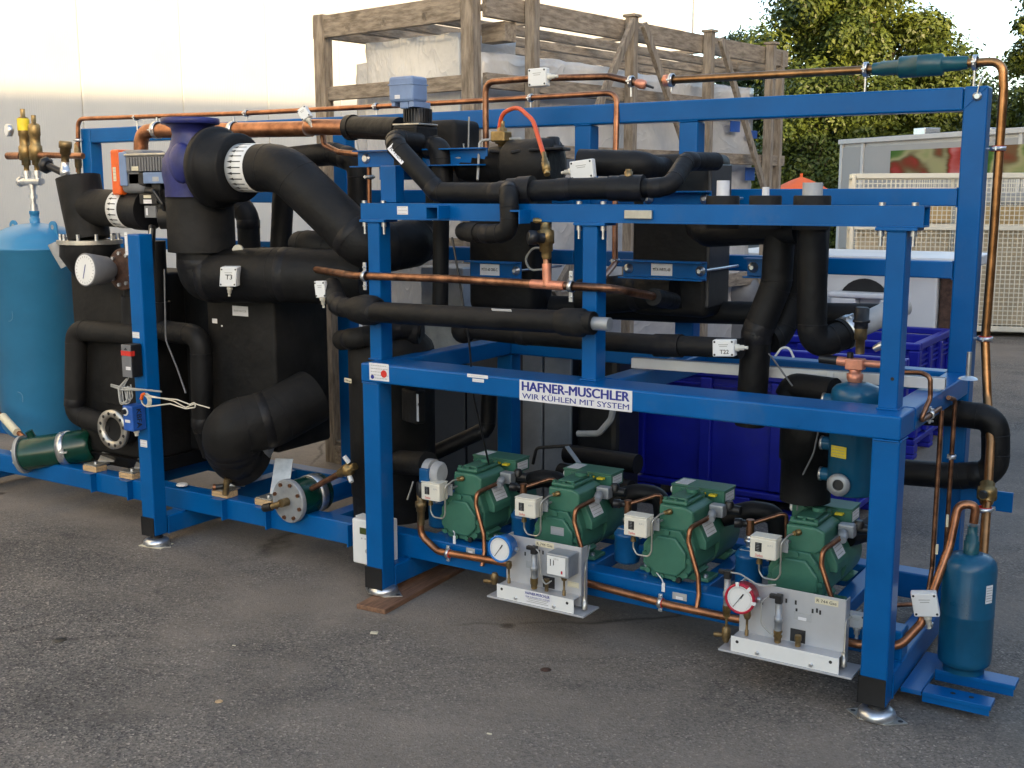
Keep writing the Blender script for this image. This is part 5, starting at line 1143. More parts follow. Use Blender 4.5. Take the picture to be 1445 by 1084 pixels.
# upper dark copper with sensor
dc = pipe('copper_pipe', [(-2.047, 0.66, 1.946), (-2.049, 0.66, 2.25), (-1.782, 0.62, 2.249), (-1.392, 0.6, 2.235), (-1.236, 0.6, 2.196)], 0.0142, COPPERD, 'dark copper pipe rising beside the orange hose to a white sensor box', bend=.055, seg=14)
MB().lathe((-1.268, 0.6, 2.204), V3((-1.23, 0.6, 2.193)) - V3((-1.268, 0.6, 2.204)), [(0, .016), (.02, .02), (.04, .018), (.045, .01)], 12).build('pipe_end', COPPERP, dc)
clamp(dc, (-1.291, 0.6, 2.21), X, .016, -Z * .06); MB().tube([(-1.236, 0.6, 2.196), (-1.191, 0.6, 2.18)], .005, seg=8).build('cable', BLACK, dc)
sensor_box((-1.693, 0.55, 2.241), V3((1, .12, .03)), V3((-.03, 0, 1)), .085, .075, .04, 'white sensor box on the upper dark copper pipe', None, V3((1, .12, .03)).normalized())
# top right copper line with dryer
tr_pts = [(-1.383, 1.09, 2.256), (-0.842, 1.09, 2.254), (-0.4, 1.09, 2.252), (0.039, 1.09, 2.256), (0.049, 1.09, 2.153), (0.048, 1.09, 1.602), (0.043, 1.09, 1.184), (0.072, 1.05, 0.964), (0.118, 0.92, 0.807), (0.14, 0.8, 0.654), (0.173, 0.6, 0.436)]
tr = pipe('copper_pipe', tr_pts, 0.017, COPPERG, 'golden brown copper pipe with a teal dryer, running down outside the frame', bend=.075, seg=18)
q = MB().lathe((-1.338, 1.09, 2.255), V3((-1.38, 1.09, 2.255)) - V3((-1.338, 1.09, 2.255)), [(0, .0235), (.018, .026), (.036, .026), (.04, .015)], 16).build('pipe_end', COPPERP, tr)
for pt in ((-0.479, 1.09, 2.253), (-0.06, 1.09, 2.256)): clamp(tr, pt, X, .0225, -Z * .10)
clamp(tr, (-1.338, 1.09, 2.255), X, .0225, -Z * .05)
clamp(tr, (0.043, 1.09, 1.928), Z, .0225, -X * .06, INKR); clamp(tr, (0.042, 1.09, 1.189), Z, .0225, -X * .06, INKR)
clamp(tr, (0.143, 0.742, 0.588), Z, .0225, V3((-.05, .05, 0)), INKR)
MB().lathe((0.145, 0.76, 0.608), V3((0.132, 0.83, 0.685)) - V3((0.145, 0.76, 0.608)), [(0, .024), (.02, .026), (.022, .036), (.06, .036), (.062, .024), (.085, .028), (.09, .02)], 14).lathe((0.135, 0.75, 0.642), -Y, [(0, .02), (.02, .016)], 10).build('brass_valve', BRASS, tr)
MB().lathe((0.136, 0.73, 0.647), -Y, [(0, .017), (.012, .014)], 10).build('valve_cap', BLACK, tr)
DRa, DRb = V3((-0.35, 1.09, 2.254)), V3((-0.176, 1.09, 2.256)); dd = (DRb - DRa).normalized(); Ld = (DRb - DRa).length
MB().lathe(DRa - dd * .10, dd, [(0, .024), (.03, .026), (.033, .029), (.10, .029), (.102, .034), (.104, .040), (.110, .0425), (.10 + Ld * .45, .0425), (.10 + Ld * .452, .0438), (.10 + Ld * .47, .0438), (.10 + Ld * .472, .0425), (.092 + Ld, .0425), (.098 + Ld, .038), (.10 + Ld, .029), (.16 + Ld, .028), (.19 + Ld, .024)], 28).build('filter_dryer', TEAL2, tr)

# insulated exchanger boxes with brackets
def plate_bracket(pc, L_, H_, txt, label, both=True, dep=.05):
    c = Vector(pc); root = empty('clamp_bracket', c, label, 'bracket', 'blue channel brackets over the exchangers')
    MB().bbox((c.x - L_ / 2, c.y, c.z - H_ / 2 + .004), (c.x + L_ / 2, c.y + .006, c.z + H_ / 2 - .004), .001).bbox((c.x - L_ / 2, c.y - dep, c.z + H_ / 2 - .0039), (c.x + L_ / 2, c.y + .006, c.z + H_ / 2 + .002), .001).bbox((c.x - L_ / 2, c.y - dep, c.z - H_ / 2 - .002), (c.x + L_ / 2, c.y + .006, c.z - H_ / 2 + .0039), .001).build('channel', BLUE, root)
    for s_ in ((-1, 1) if both else (1,) if both is not None else (-1,)):
        b = MB().lathe((c.x + s_ * (L_ / 2 - .025), c.y - .0005, c.z), -Y, [(0, .021), (.004, .021), (.0045, .0135), (.014, .0135), (.0145, .008), (.022, .008)], 14); b.build('bolt', ZINC, root)
        MB().cyl((c.x + s_ * (L_ / 2 - .025), c.y + .007, c.z), (c.x + s_ * (L_ / 2 - .025), c.y + .40, c.z), .006, seg=8).build('threaded_rod', ZINC, root)
    if txt: sticker(root, 'name_label', (c.x + txt[1], c.y - .0005, c.z), X, Z, txt[2], H_ * .68, PAPER, ((txt[0], .02, .26, .82, INK, .01),))
    return root
x0 = V3((-1.334, 0.7, 1.589)).x; x1 = V3((-0.987, 0.7, 1.596)).x
r1 = round_box('insulated_exchanger', (x0, .70, 1.245), (x1 + .012, .93, 1.92), .035, FOAM, 'black exchanger box with a painted sky-lit side, second bracketed box from the upright pipe', 'heat exchanger')
MB().bbox((x1 - .004, .705, 1.29), (x1 + .0135, .925, 1.88), .006).build('side_foam', mat('skylit_foam_skin', (.035, .036, .04), .42, var=.2, vscale=6, bump=.1, bscale=20), r1)  # lighter grey skin puts sky light into the colour of this side
plate_bracket((-1.128, 0.6, 1.449), .375, .072, ('MTX-WRTL-60', -.01, .095), 'blue channel bracket with paper label on the right exchanger box')
plate_bracket((-1.087, 0.62, 1.737), .30, .06, None, 'blue channel bracket near the top of the right exchanger box', True)
xa = V3((-2.201, 0.72, 1.573)).x; xb = V3((-1.843, 0.72, 1.58)).x
r0 = round_box('insulated_exchanger', (xa, .72, 1.215), (xb, .93, 1.90), .04, FOAM, 'black exchanger box with rounded edges behind the brass valve and copper tee', 'heat exchanger')
plate_bracket((-1.973, 0.62, 1.418), .275, .075, ('MTX-60 200-C', -.03, .105), 'blue channel bracket with split paper label on the left exchanger box', False)
xa = V3((-0.737, 0.72, 1.599)).x; xb = V3((-0.581, 0.72, 1.602)).x
r2_ = round_box('insulated_exchanger', (xa, .72, 1.22), (xb + .05, .90, 1.675), .03, FOAM, 'narrow black insulated exchanger box behind the upright pipe at the right', 'heat exchanger')
plate_bracket((-0.634, 0.64, 1.469), .30, .074, ('MTX-WRP22-40-40bar', .012, .118), 'blue channel bracket with paper label on the narrow exchanger box', None)
tag(MB().tube([(-1.636, 0.5, 1.44), (-1.714, 0.5, 1.431), (-1.743, 0.5, 1.479), (-1.7, 0.5, 1.529), (-1.65, 0.5, 1.53)], .005, .04, 8).build('cable_loop', CABLEG), 'loop of grey cable by the brass valve', 'cable')

# pipes around the right exchangers
MB().tube([(-0.982, 0.6, 1.627), (-0.893, 0.5, 1.603), (-0.605, 0.42, 1.624), (-0.484, 0.38, 1.627)], 0.0515, .05, 26).build('insulated_pipe', FOAM, None, 'black insulated pipe just below the upper blue rail at the right', 'pipe')
def stub(px, yy, r_, h_, rb, label, m=PAPER):
    c = Vector(px); root = empty('pipe_stub', c, label, 'pipe stub')
    MB().lathe(c - Z * .10, Z, [(0, rb), (.115, rb), (.12, rb * .96)], 24).build('foam_collar', FOAM2, root)
    MB().lathe(c + Z * .0205, Z, [(0, r_), (h_, r_ * .98)], 20).build('stub', m, root)
stub((-0.756, 0.3, 1.731), .3, .024, .055, .062, 'white wrapped pipe stub in a black collar, leftmost above the upper rail')
stub((-0.592, 0.3, 1.732), .3, .013, .03, .058, 'thin pale wire end in a black collar, middle one above the upper rail')
stub((-0.433, 0.34, 1.732), .34, .036, .045, .066, 'broad grey pipe stub in a black collar, right one above the upper rail', LGREYP)
rU = 0.053
vp_ = pipe('insulated_pipe', [(-0.43, 0.34, 1.647), (-0.411, 0.34, 1.203), (-0.297, 0.46, 1.268)], rU, FOAM, 'upright black insulated pipe that turns into a bare grey pipe', bend=.075, seg=28)
gp = MB().cyl((-0.312, 0.45, 1.261), (-0.174, 0.66, 1.349), rU * .80, seg=24).build('grey_pipe', LGREYP, vp_)
a_ = (V3((-0.174, 0.66, 1.349)) - V3((-0.312, 0.45, 1.261))).normalized()
MB().lathe(V3((-0.335, 0.425, 1.249)), a_, [(0, rU * 1.12), (.05, rU * 1.12)], 28).build('foam_collar', FOAM, vp_); clamp(vp_, V3((-0.315, 0.45, 1.26)), a_, rU * 1.0, V3((.06, 0, -.01)))
pipe('insulated_pipe', [(-0.578, 0.42, 1.612), (-0.582, 0.42, 1.428), (-0.645, 0.4, 1.239), (-0.661, 0.4, 0.882)], 0.0569, FOAM, 'black insulated pipe bending down between sensor box T22 and the upright pipe', bend=.09, seg=26)
pipe('insulated_pipe', [(-0.577, 0.56, 1.607), (-0.568, 0.56, 1.364), (-0.592, 0.5, 1.232), (-0.615, 0.45, 1.209)], 0.0542, FOAM, 'second black insulated pipe bend tucked behind the first', bend=.08, seg=24)
pipe('insulated_pipe', [(-1.824, 0.88, 1.24), (-1.177, 0.88, 1.249), (-0.308, 0.88, 1.279)], 0.0493, FOAM, 'long black insulated pipe running low behind the exchanger boxes', seg=22)
pipe('insulated_pipe', [(-1.595, 0.74, 1.302), (-1.299, 0.74, 1.34), (-1.098, 0.7, 1.364)], 0.0815, FOAM, 'thick black insulated pipe under the right exchanger box', seg=26)
# copper line across the front
fc = pipe('copper_pipe', [(-2.931, 0.4, 1.408), (-2.361, 0.1, 1.41), (-1.82, 0.08, 1.417), (-1.371, 0.07, 1.413), (-1.111, 0.1, 1.409), (-1.042, 0.28, 1.372), (-1.055, 0.55, 1.328)], 0.0162, COPPERD, 'dark copper pipe clipped across the upper front posts', bend=.12, seg=16)
MB().lathe((-2.931, 0.4, 1.408), V3((-.7, .7, .2)), [(0, 0.0162), (.01, .012)], 14).build('pipe_end', COPPER, fc)
for pt in ((-2.294, 0.09, 1.41), (-1.268, 0.075, 1.411)): clamp(fc, pt, X, 0.0162, Y * .03, ear=.020)
MB().cyl((-1.443, 0.071, 1.414), (-1.298, 0.073, 1.412), 0.0179, seg=16).cyl((-1.371, 0.07, 1.413), (-1.378, 0.075, 1.494), 0.0173, seg=16).build('tee_piece', COPPERP, fc)
MB().tube([(-1.378, 0.075, 1.473), (-1.418, 0.13, 1.714)], 0.0125, seg=14).build('riser', COPPERD, fc)
MB().lathe((-1.381, 0.08, 1.51), V3((-1.397, 0.1, 1.639)) - V3((-1.381, 0.08, 1.51)), [(0, .014), (.01, .02), (.03, .02), (.032, .027), (.06, .027), (.062, .034), (.11, .034), (.115, .022), (.14, .018)], 8).build('brass_valve', BRASS, fc)
MB().lathe((-1.379, 0.06, 1.592), V3((-.7, -.7, .05)), [(0, .02), (.03, .02), (.032, .028), (.06, .028), (.065, .02)], 14).build('valve_cap', BLACK, fc)
MB().lathe((-1.413, 0.1, 1.655), V3((-.9, -.3, .1)), [(0, .008), (.02, .012), (.035, .008)], 10).build('service_port', BRASS, fc)
q = wrapband(fc, (-1.04, 0.32, 1.363), (-1.052, 0.53, 1.329), 0.034, FOAM)
# long front insulated pipe
lf = pipe('insulated_pipe', [(-2.581, 0.2, 1.348), (-2.446, 0.09, 1.274), (-2.237, 0.04, 1.265), (-1.581, 0.03, 1.273), (-1.141, 0.025, 1.283)], 0.0439, FOAM, 'long black insulated pipe in front of the upper posts with a grey stub end', bend=.09, seg=26)
fz = (V3((-1.581, 0.03, 1.273)) - V3((-2.237, 0.04, 1.265))).normalized()
MB().lathe((-2.372, 0.06, 1.268), fz, [(0, 0.037), (.04, 0.0543), (.10, 0.0664), (.15, 0.0634), (.175, 0.0543), (.18, 0.0453)], 28).build('foam_bulge', FOAM, lf)
MB().lathe((-1.302, 0.028, 1.28), fz, [(0, 0.0428), (.03, 0.0529), (.115, 0.0543), (.12, 0.045), (.155, 0.0437), (.16, 0.0265)], 28).build('foam_sleeve', FOAM2, lf)
MB().lathe((-1.141, 0.025, 1.282), fz, [(0, 0.0252), (.068, 0.0252)], 20).build('bare_end', GALV, lf)
MB().rbox(V3((-1.535, 0, 1.312)) , fz * .046, V3((0, -.6, .8)) * .006, V3((0, .8, .6)) * .0008).build('tape_label', PAPER, lf)
sensor_box((-2.579, 0.14, 1.339), V3((1, .3, .05)), V3((-.12, 0, 1)), .05, .075, .035, 'white sensor box at the left end of the long front black pipe')
pipe('insulated_pipe', [(-2.583, 0.26, 1.096), (-2.456, 0.2, 1.118), (-2.323, 0.34, 1.15), (-2.264, 0.42, 1.146)], 0.0465, FOAM2, 'black insulated pipe stub below the long front pipe left of the middle post', bend=.05, seg=24)
MB().lathe((-2.264, 0.42, 1.133), V3((.85, .3, -.05)), [(-.06, 0.0609), (.0, 0.0641), (.015, 0.0545)], 24).build('foam_cap', FOAM, [o for o in bpy.data.objects if str(o.get('label', '')).startswith('black insulated pipe stub below')][0])
lw = pipe('insulated_pipe', [(-2.035, 0.42, 1.167), (-1.656, 0.36, 1.166), (-1.032, 0.3, 1.18), (-0.655, 0.27, 1.194)], 0.0388, FOAM, 'lower black insulated pipe ending at the sensor box marked T22', seg=24)
MB().sphere((-2.008, 0.42, 1.162), 0.0597).build('foam_end', FOAM, lw); wrapband(lw, (-1.017, 0.3, 1.178), (-0.902, 0.29, 1.184), 0.0447)
sensor_box((-0.691, 0.215, 1.203), V3((1, .1, .06)), V3((-.04, 0, 1)), .082, .062, .04, 'white sensor box marked T22 at the end of the lower black pipe', 'T22', V3((1, .1, .06)).normalized())
# aluminium strut across the top of the side beams
st0, st1 = V3((-1.189, 0.45, 1.076)), V3((0.009, 0.58, 1.074)); st0.z = st1.z = 1.078
so_ = MB(); so_.bar(st0, st1, .041, .041, .002)
sto = so_.build('strut_rail', STRUT, None, 'long pale aluminium strut lying across the blue side beams', 'strut')
dS = (st1 - st0).normalized()
MB().bar(st0 + Z * .0212 + dS * .002, st1 + Z * .0212 - dS * .002, .018, .0012).build('slot', GREYP, sto)
MB().bar(st1 + dS * .0003, st1 + dS * .001, .03, .03).build('open_end', GREYP, sto)
for s_ in (.80, .90, 1.05): MB().rbox(st0 + dS * s_ + V3((0, -.024, 0)), dS * .012, Y * .003, Z * .016, .002).build('cable_clip', WHITE, sto)
MB().cyl(st0 + dS * 1.28 + Z * .021, st0 + dS * 1.28 + Z * .12, .009, seg=8).lathe(st0 + dS * 1.28 + Z * .021, Z, [(0, .035), (.006, .03), (.012, .012)], 12).build('threaded_post', ZINC, sto)
tag(MB().tube([(-0.646, 0.36, 1.23), (-0.581, 0.4, 1.149), (-0.513, 0.44, 1.042)], .0035, .1, 8).build('sensor_cable', GREYP), 'thin dark sensor cable slanting down to the aluminium strut', 'cable')
tag(MB().tube([(-0.577, 0.42, 1.153), (-0.553, 0.42, 1.189), (-0.523, 0.42, 1.189), (-0.505, 0.42, 1.153)], .0045, .03, 8).build('cable_loop', WHITE), 'small white cable loop above the aluminium strut', 'cable')
# black standing collar pipes at the right and U pipe at the end
bc = MB().lathe((-0.453, 0.46, 0.604), Z, [(0, 0.0949), (.16, 0.0949), (.162, 0.103), (.36, 0.103), (.37, 0.0813)], 32).build('insulated_sump', FOAM, None, 'black insulated upright cylinder behind the fourth compressor and the teal vessel', 'vessel')
MB().tube([(-0.549, 0.5, 0.988), (-0.528, 0.5, 1.032), (-0.351, 0.44, 1.035)], 0.0515, .06, 24).build('insulated_neck', FOAM, bc)
pipe('insulated_pipe', [(-0.629, 0.9, 0.875), (-0.019, 0.98, 0.898), (0.12, 0.98, 0.895), (0.134, 0.98, 0.676), (-0.01, 0.98, 0.645), (-0.619, 0.9, 0.633)], 0.0527, FOAM, 'black insulated U shaped pipe beyond the copper riser', bend=.14, seg=28)
b = MB(); b.bbox((.004, 1.0, .52), (.20, 1.012, .60), .002); tag(b.build('support_flat', BLUE), 'blue flat bar holding the copper riser at the right end', 'bracket')
for k, pts in enumerate(([(-0.105, 0.3, 1.148), (-0.01, 0.28, 1.156), (0.023, 0.27, 1.146), (0.027, 0.27, 1.073), (.012, .20, 1.0), (.012, .50, 1.0)], [(.014, .62, 1.02), (.014, .74, .995), (.014, .74, .50), (.014, .74, .28)], [(.014, .52, .99), (.014, .52, .40), (.014, .46, .28), (-.10, .40, .27)])):
    q = pipe('capillary_pipe', [tuple(p_) for p_ in pts], .0085, COPPERD, ['thin copper line bending over the right side beam', 'thin dark copper line down the right rear post', 'thin dark copper line down the right side, in front of the rear post'][k], bend=.035, seg=10)
    a_ = V3(pts[-2]); b_ = V3(pts[-1])
    clamp(q, (V3(pts[-2]) + V3(pts[-1])) / 2 if k == 0 else V3(pts[1]) - Z * .22, (b_ - a_) if k == 0 else Z, .0085, None)

tag(MB().tube([(-1.854, 0.12, 1.584), (-1.82, 0.12, 1.412), (-1.773, 0.12, 1.166), (-1.809, 0.2, 0.914), (-1.866, 0.4, 0.575)], .0045, .3, 8).build('hanging_cable', BLACK), 'thin black cable hanging in front of the long black pipe down to the first compressor', 'cable')
tag(MB().tube([(-0.352, 0.3, 0.972), (-0.389, 0.34, 0.816), (-0.451, 0.38, 0.692), (-0.462, 0.4, 0.575)], .0035, .2, 8).build('hanging_cable', GREYP), 'thin grey cable hanging in front of the black upright cylinder', 'cable')
pipe('insulated_pipe', [(-2.131, 0.8, 0.81), (-2.141, 0.8, 0.635), (-2.385, 0.62, 0.499)], 0.038, FOAM, 'thin black insulated pipe sloping down behind the first compressor', bend=.05, seg=20)
sq = tag(MB().tube([(-1.852, 0.75, 0.506), (-1.833, 0.75, 0.586), (-1.646, 0.75, 0.619)], .008, .03, 8).build('bent_rod', BLACK), 'bent black rod over the second compressor', 'rod')
MB().bar((-1.652, 0.72, 0.62), (-1.543, 0.66, 0.554), .022, .004).build('perforated_strap', GALV, sq)
tag(MB().tube([(-1.922, 1.3, 0.545), (-1.799, 1.3, 0.559), (-1.731, 1.3, 0.639), (-1.709, 1.3, 0.739)], .016, .05, 12).build('grey_hose', LGREYP), 'grey bent hose behind the front beam below the name sign', 'hose')
for k, (p0, p1, r__) in enumerate((((-1.955, 1.25, 0.447), (-1.528, 1.2, 0.456), 14), ((-1.967, 1.2, 0.363), (-1.539, 1.15, 0.341), 12))): tag(MB().tube([p0, p1], 0.0035 * r__, seg=18).build('insulated_pipe', FOAM), ['upper black pipe lying low behind the second compressor', 'lower black pipe lying low behind the second compressor'][k], 'pipe')

# ================================================================== COMPRESSORS
def make_compressor():
    # local origin: front centre of the crankcase on the rail
    cx_, y0, z0 = 0.0, 0.0, 0.0
    root = empty('compressor', (0, 0, 0), 'green compressor', 'compressor')
    cc = MB(); cc.prism([(-.066, .006), (.066, .006), (.110, .060), (.110, .135), (.080, .215), (.02, .232), (-.052, .212), (-.110, .135), (-.110, .060)], (0, .022, 0), X, Z, Y * .20, .010)
    cco = cc.build('crankcase', GREEN, root)
    fc_ = MB(); fc_.prism([(-.062, .004), (.062, .004), (.105, .056), (.105, .132), (.050, .206), (-.050, .206), (-.105, .132), (-.105, .056)], (0, .0, 0), X, Z, Y * .0218, .004); fco = fc_.build('front_cover', GREEN, root)
    MB().prism([(-.048, .026), (.048, .026), (.086, .066), (.086, .124), (.04, .180), (-.04, .180), (-.086, .124), (-.086, .066)], (0, -.016, 0), X, Z, Y * .0158, .007).build('raised_panel', GREEN, fco)
    of_ = [(a, 0, c) for (a, c) in ((-.08, .030), (-.02, .014), (.035, .014), (.083, .036), (.094, .095), (.077, .160), (.0, .195), (-.074, .160), (-.094, .095))]
    scatter('cover_bolt', GREEN, fco, MB().cyl((-.08, -.010, .030), (-.08, -.0003, .030), .011, seg=8), of_)
    MB().cyl((.055, -.014, .012), (.055, .001, .012), .011, seg=10).build('drain_plug', BLACK, fco)
    h = MB(); h.prism([(-.047, .200), (-.047, .300), (.066, .300), (.098, .286), (.098, .225), (.07, .200)], (0, .015, 0), X, Z, Y * .20, .008); ho = h.build('cylinder_head', GREEN, root)
    cp_ = MB(); cp_.bbox((-.042, .03, .3005), (.066, .205, .316), .006); cp_.bbox((-.02, .05, .3165), (.05, .19, .326), .005); cpo = cp_.build('head_cover', GREEN, ho)
    scatter('head_bolt', GREEN, cpo, MB().cyl((-.032, .042, .3165), (-.032, .042, .324), .009, seg=6), [(a, q, 0) for a in (-.032, .012, .056) for q in (.042, .195)])
    MB().cyl((.03, .16, .3265), (.03, .16, .340), .026, seg=14).build('round_boss', GREEN, cpo)
    MB().prism([(.068, .262), (.084, .262), (.136, .160), (.136, .128), (.09, .128)], (0, .062, 0), X, Z, Y * .14, .004).build('side_bank', GREEN, root)
    # data plate on the sloping shoulder
    u_, v_ = Vector((0, 1, 0)), Vector((-.008, 0, .085)).normalized()
    sl = Vector((.1112, .132, .2102)); sticker(root, 'data_plate', sl, Vector((0, 1, 0)), Vector((-.052, 0, .102)).normalized(), .088, .082, PAPER, (), 5)
    m = MB().lathe((0.005, .222, .115), Y, [(0, .118), (.03, .120), (.21, .120), (.225, .112), (.24, .08), (.245, .03)], 36); mo = m.build('motor_housing', GREEN, root)
    MB().prism([(-.09, -.002), (-.11, .03), (-.06, .06), (.06, .06), (.11, .03), (.09, -.002)], (0, .06, 0), X, Z, Y * .10, .004).build('front_foot', GREEN, root)
    MB().prism([(-.09, -.002), (-.12, .03), (-.06, .04), (.06, .04), (.12, .03), (.09, -.002)], (0, .36, 0), X, Z, Y * .06, .004).build('rear_foot', GREEN, root)
    for sx_ in (-1, 1): MB().bbox((sx_ * .1175 - .0325, .06, -.002), (sx_ * .1175 + .0325, .16, .012), .003).build('foot_lug', GREEN, root)
    scatter('foot_nut', ZINC, root, MB().cyl((.13, .08, .0122), (.13, .08, .026), .010, seg=6), [(.13, 0, 0), (-.13, 0, 0)])
    t = MB().bbox((-.105, .25, .262), (.126, .367, .316), .004, 2); to = t.build('terminal_box', GREEN, root)
    MB().bbox((-.108, .247, .3165), (.129, .370, .324), .003, 2).build('terminal_lid', GREEN, to)
    sticker(to, 'terminal_label', Vector((.1262, .308, .290)), Y, Z, .085, .038, PAPER, (), 3)
    sticker(to, 'lid_label', Vector((-.068, .305, .3242)), X, Y, .055, .085, PAPER, (), 4)
    MB().lathe((-.1052, .29, .290), -X, [(0, .018), (.012, .018), (.018, .012)], 12).build('cable_gland', WHITE, to)
    MB().bbox((.01, .222, .300), (.05, .2455, .3085), .001).bbox((.07, .222, .300), (.10, .2455, .3085), .001).build('yellow_tag', YELLOW, ho)
    # discharge valve and copper line on the right
    v = MB(); v.rbox((.135, .17, .265), X * .03, Y * .022, Z * .025, .006).lathe((.13, .13, .262), Vector((.3, -1, -.3)), [(0, .018), (.03, .018), (.032, .014), (.05, .014)], 10).build('discharge_valve', GALV, root)
    MB().tube([(.135, .11, .255), (.105, -.03, .235), (.105, -.035, .18), (.155, -.05, .06), (.165, -.06, -.01), (.165, -.08, -.068)], .0095, .05, 12).build('copper_line', COPPER, root)
    MB().lathe((.17, .20, .27), Z, [(0, .02), (.02, .02), (.03, .014)], 8).lathe((.165, .21, .265), X, [(0, .02), (.05, .018)], 10).build('valve_stem', BLACK, root)
    # suction pipe
    MB().tube([(.10, .30, .20), (.21, .34, .235), (.30, .38, .225), (.315, .39, .08), (.315, .39, -.05)], .040, .085, 22).build('suction_pipe', FOAM, root)
    # pressure switch
    ps = MB().bbox((-.145, -.095, .185), (-.045, -.030, .262), .006, 3); pso = ps.build('pressure_switch', CREAM, root)
    MB().bbox((-.1455, -.0945, .2625), (-.0445, -.0305, .268), .003).build('switch_lid', CREAM, pso)
    wnd = MB().box((-.124, -.0958, .212), (-.099, -.0948, .246)).build('scale_window', BLACK, pso)
    b = MB()
    for k in range(5): b.box((-.119, -.0962, .217 + k * .006), (-.108, -.0959, .218 + k * .006))
    b.build('scale_print', LGREYP, wnd)
    text(pso, 'Danfoss', (-.108, -.0954, .198), X, Z, .0105, INKR, .0, .028)
    text(pso, 'KP1', (-.068, -.0954, .240), X, Z, .0075, LGREYP, .0, .018)
    MB().bbox((-.044, -.036, .205), (-.020, -.030, .256), .001).cyl((-.032, -.036, .24), (-.032, -.042, .24), .006, seg=8).cyl((-.032, -.030, .235), (-.032, .02, .235), .005, seg=8).build('switch_bracket', GALV, pso)
    MB().cyl((-.118, -.062, .1848), (-.118, -.062, .168), .009, seg=8).cyl((-.118, -.062, .168), (-.118, -.062, .155), .011, seg=6).build('switch_nut', BRASSD, pso)
    MB().cyl((-.085, -.062, .1848), (-.085, -.062, .172), .006, seg=8).build('switch_port', GALV, pso)
    MB().tube([(-.118, -.062, .158), (-.118, -.062, .128), (-.10, -.066, .105), (-.048, -.066, .105), (-.036, -.066, .13), (-.036, -.066, .25), (-.020, -.03, .272), (.0, .012, .275)], .0038, .022, 8).build('capillary', STEEL, root)
    MB().lathe((.004, .014, .276), Vector((-.4, -1, 0)), [(0, .012), (.012, .012), (.013, .009), (.03, .009)], 8).build('brass_nut', BRASS, root)
    return root
CLAB = ['green compressor next to the small blue motor drive and white control box', 'green compressor behind the panel with the blue gauge', 'green compressor between the two gauge panels', 'green compressor behind the panel with the red gauge']
CX4 = (-1.915, -1.431, -.9255, -.409)
c0 = make_compressor(); bpy.context.view_layer.update()
ch_map = {}
for o in bpy.data.objects:
    if o.parent is not None: ch_map.setdefault(o.parent.name, []).append(o)
for i, xx in enumerate(CX4):
    r_ = c0 if i == 0 else copy_tree(c0)
    r_.location = (xx, .25, .257); r_.rotation_euler = (0, 0, RAD((0, .8, -.7, .5)[i])); r_['label'] = CLAB[i]; r_['category'] = 'compressor'; r_['group'] = 'green compressors on the base rail'
# the fourth compressor's suction pipe runs straight back, behind the corner post
for o in [k for k in r_.children if k.name.startswith('suction_pipe')]: bpy.data.objects.remove(o)
sq_ = MB().tube([(.10, .30, .20), (.14, .40, .20), (.14, .62, .19)], .040, .06, 22).build('suction_pipe', FOAM); sq_.parent = r_
# extra plate on the second compressor
second = [o for o in bpy.data.objects if o.get('label') == CLAB[1]][0]
bpy.context.view_layer.update()
sticker(second, 'serial_plate', Vector((CX4[1] + .015, .2338, .257 + .125)), X, Z, .062, .034, ALU, (), 2)

# oil canisters
def canister(px, label, first=False):
    c = Vector(px); root = empty('oil_canister', c, label, 'canister', 'small blue oil canisters between the compressors')
    MB().lathe(c, Z, [(0, .04), (.006, .050), (.014, .053), (.112, .053), (.116, .056), (.124, .056), (.128, .052), (.145, .042), (.155, .02)], 28).build('shell', OILB, root)
    q = MB().lathe(c + Z * .155, Z, [(0, .015), (.018, .015), (.019, .023), (.030, .023), (.031, .014), (.045, .014)], 8).build('top_fitting', ZINC, root)
    if not first:
        MB().tube([c + Z * .195, c + Z * .245, c + V3((.10, .05, .285)), c + V3((.12, .06, .285)), c + V3((.125, .06, .19))], .0085, .02, 10).cyl(c + Z * .20, c + Z * .262, .016, seg=10).build('copper_line', COPPERD, root)
        MB().lathe(c + Z * .245, V3((-1, -.3, 0)), [(.012, .014), (.03, .014), (.032, .019), (.06, .019)], 10).build('valve_cap', BLACK, root)
    MB().rbox(c + V3((-.0, -.02, .148)), X * .026, Y * .018, Z * .0008).build('top_label', LGREYP, root)
    MB().cyl(c + V3((.05, 0, .06)), c + V3((.09, .05, .06)), .02, seg=14).build('side_socket', OILB, root)
canister((CX4[0] - .20, .37, .257), 'small blue oil canister left of the first compressor', True)
canister((CX4[1] - .235, .37, .257), 'small blue oil canister between the first and second compressor')
canister((CX4[2] - .235, .37, .257), 'small blue oil canister between the second and third compressor')
canister((CX4[3] - .225, .37, .257), 'small blue oil canister between the third and fourth compressor')

# copper oil line along the base rail
ol = pipe('copper_pipe', [(-2.075, 0.17, 0.483), (-2.075, 0.17, 0.274), (-1.983, 0.17, 0.215), (-1.554, 0.17, 0.227), (-0.859, 0.17, 0.189), (-0.149, 0.17, 0.189), (-0.008, 0.19, 0.205), (0.043, 0.26, 0.275), (0.094, 0.4, 0.53), (0.102, 0.46, 0.667), (0.161, 0.47, 0.673), (0.156, 0.47, 0.605)], 0.0154, COPPER, 'copper pipe clipped along the base rail, bending up to the teal tank', bend=.06, seg=16)
MB().lathe((-2.073, 0.17, 0.381), Z, [(-.06, .016), (0, .018), (.004, .022), (.02, .022), (.022, .026), (.045, .026), (.047, .017), (.085, .019), (.09, .016)], 10).build('brass_coupling', BRASSD, ol)
MB().lathe((-2.071, 0.17, 0.462), Z, [(-.02, .016), (.0, .02), (.05, .02), (.055, .014)], 12).build('black_cap', BLACK, ol)
for pt in ((-1.927, 0.17, 0.215), (-0.913, 0.17, 0.191)): clamp(ol, pt, X, .0145, Y * .035, INKR)
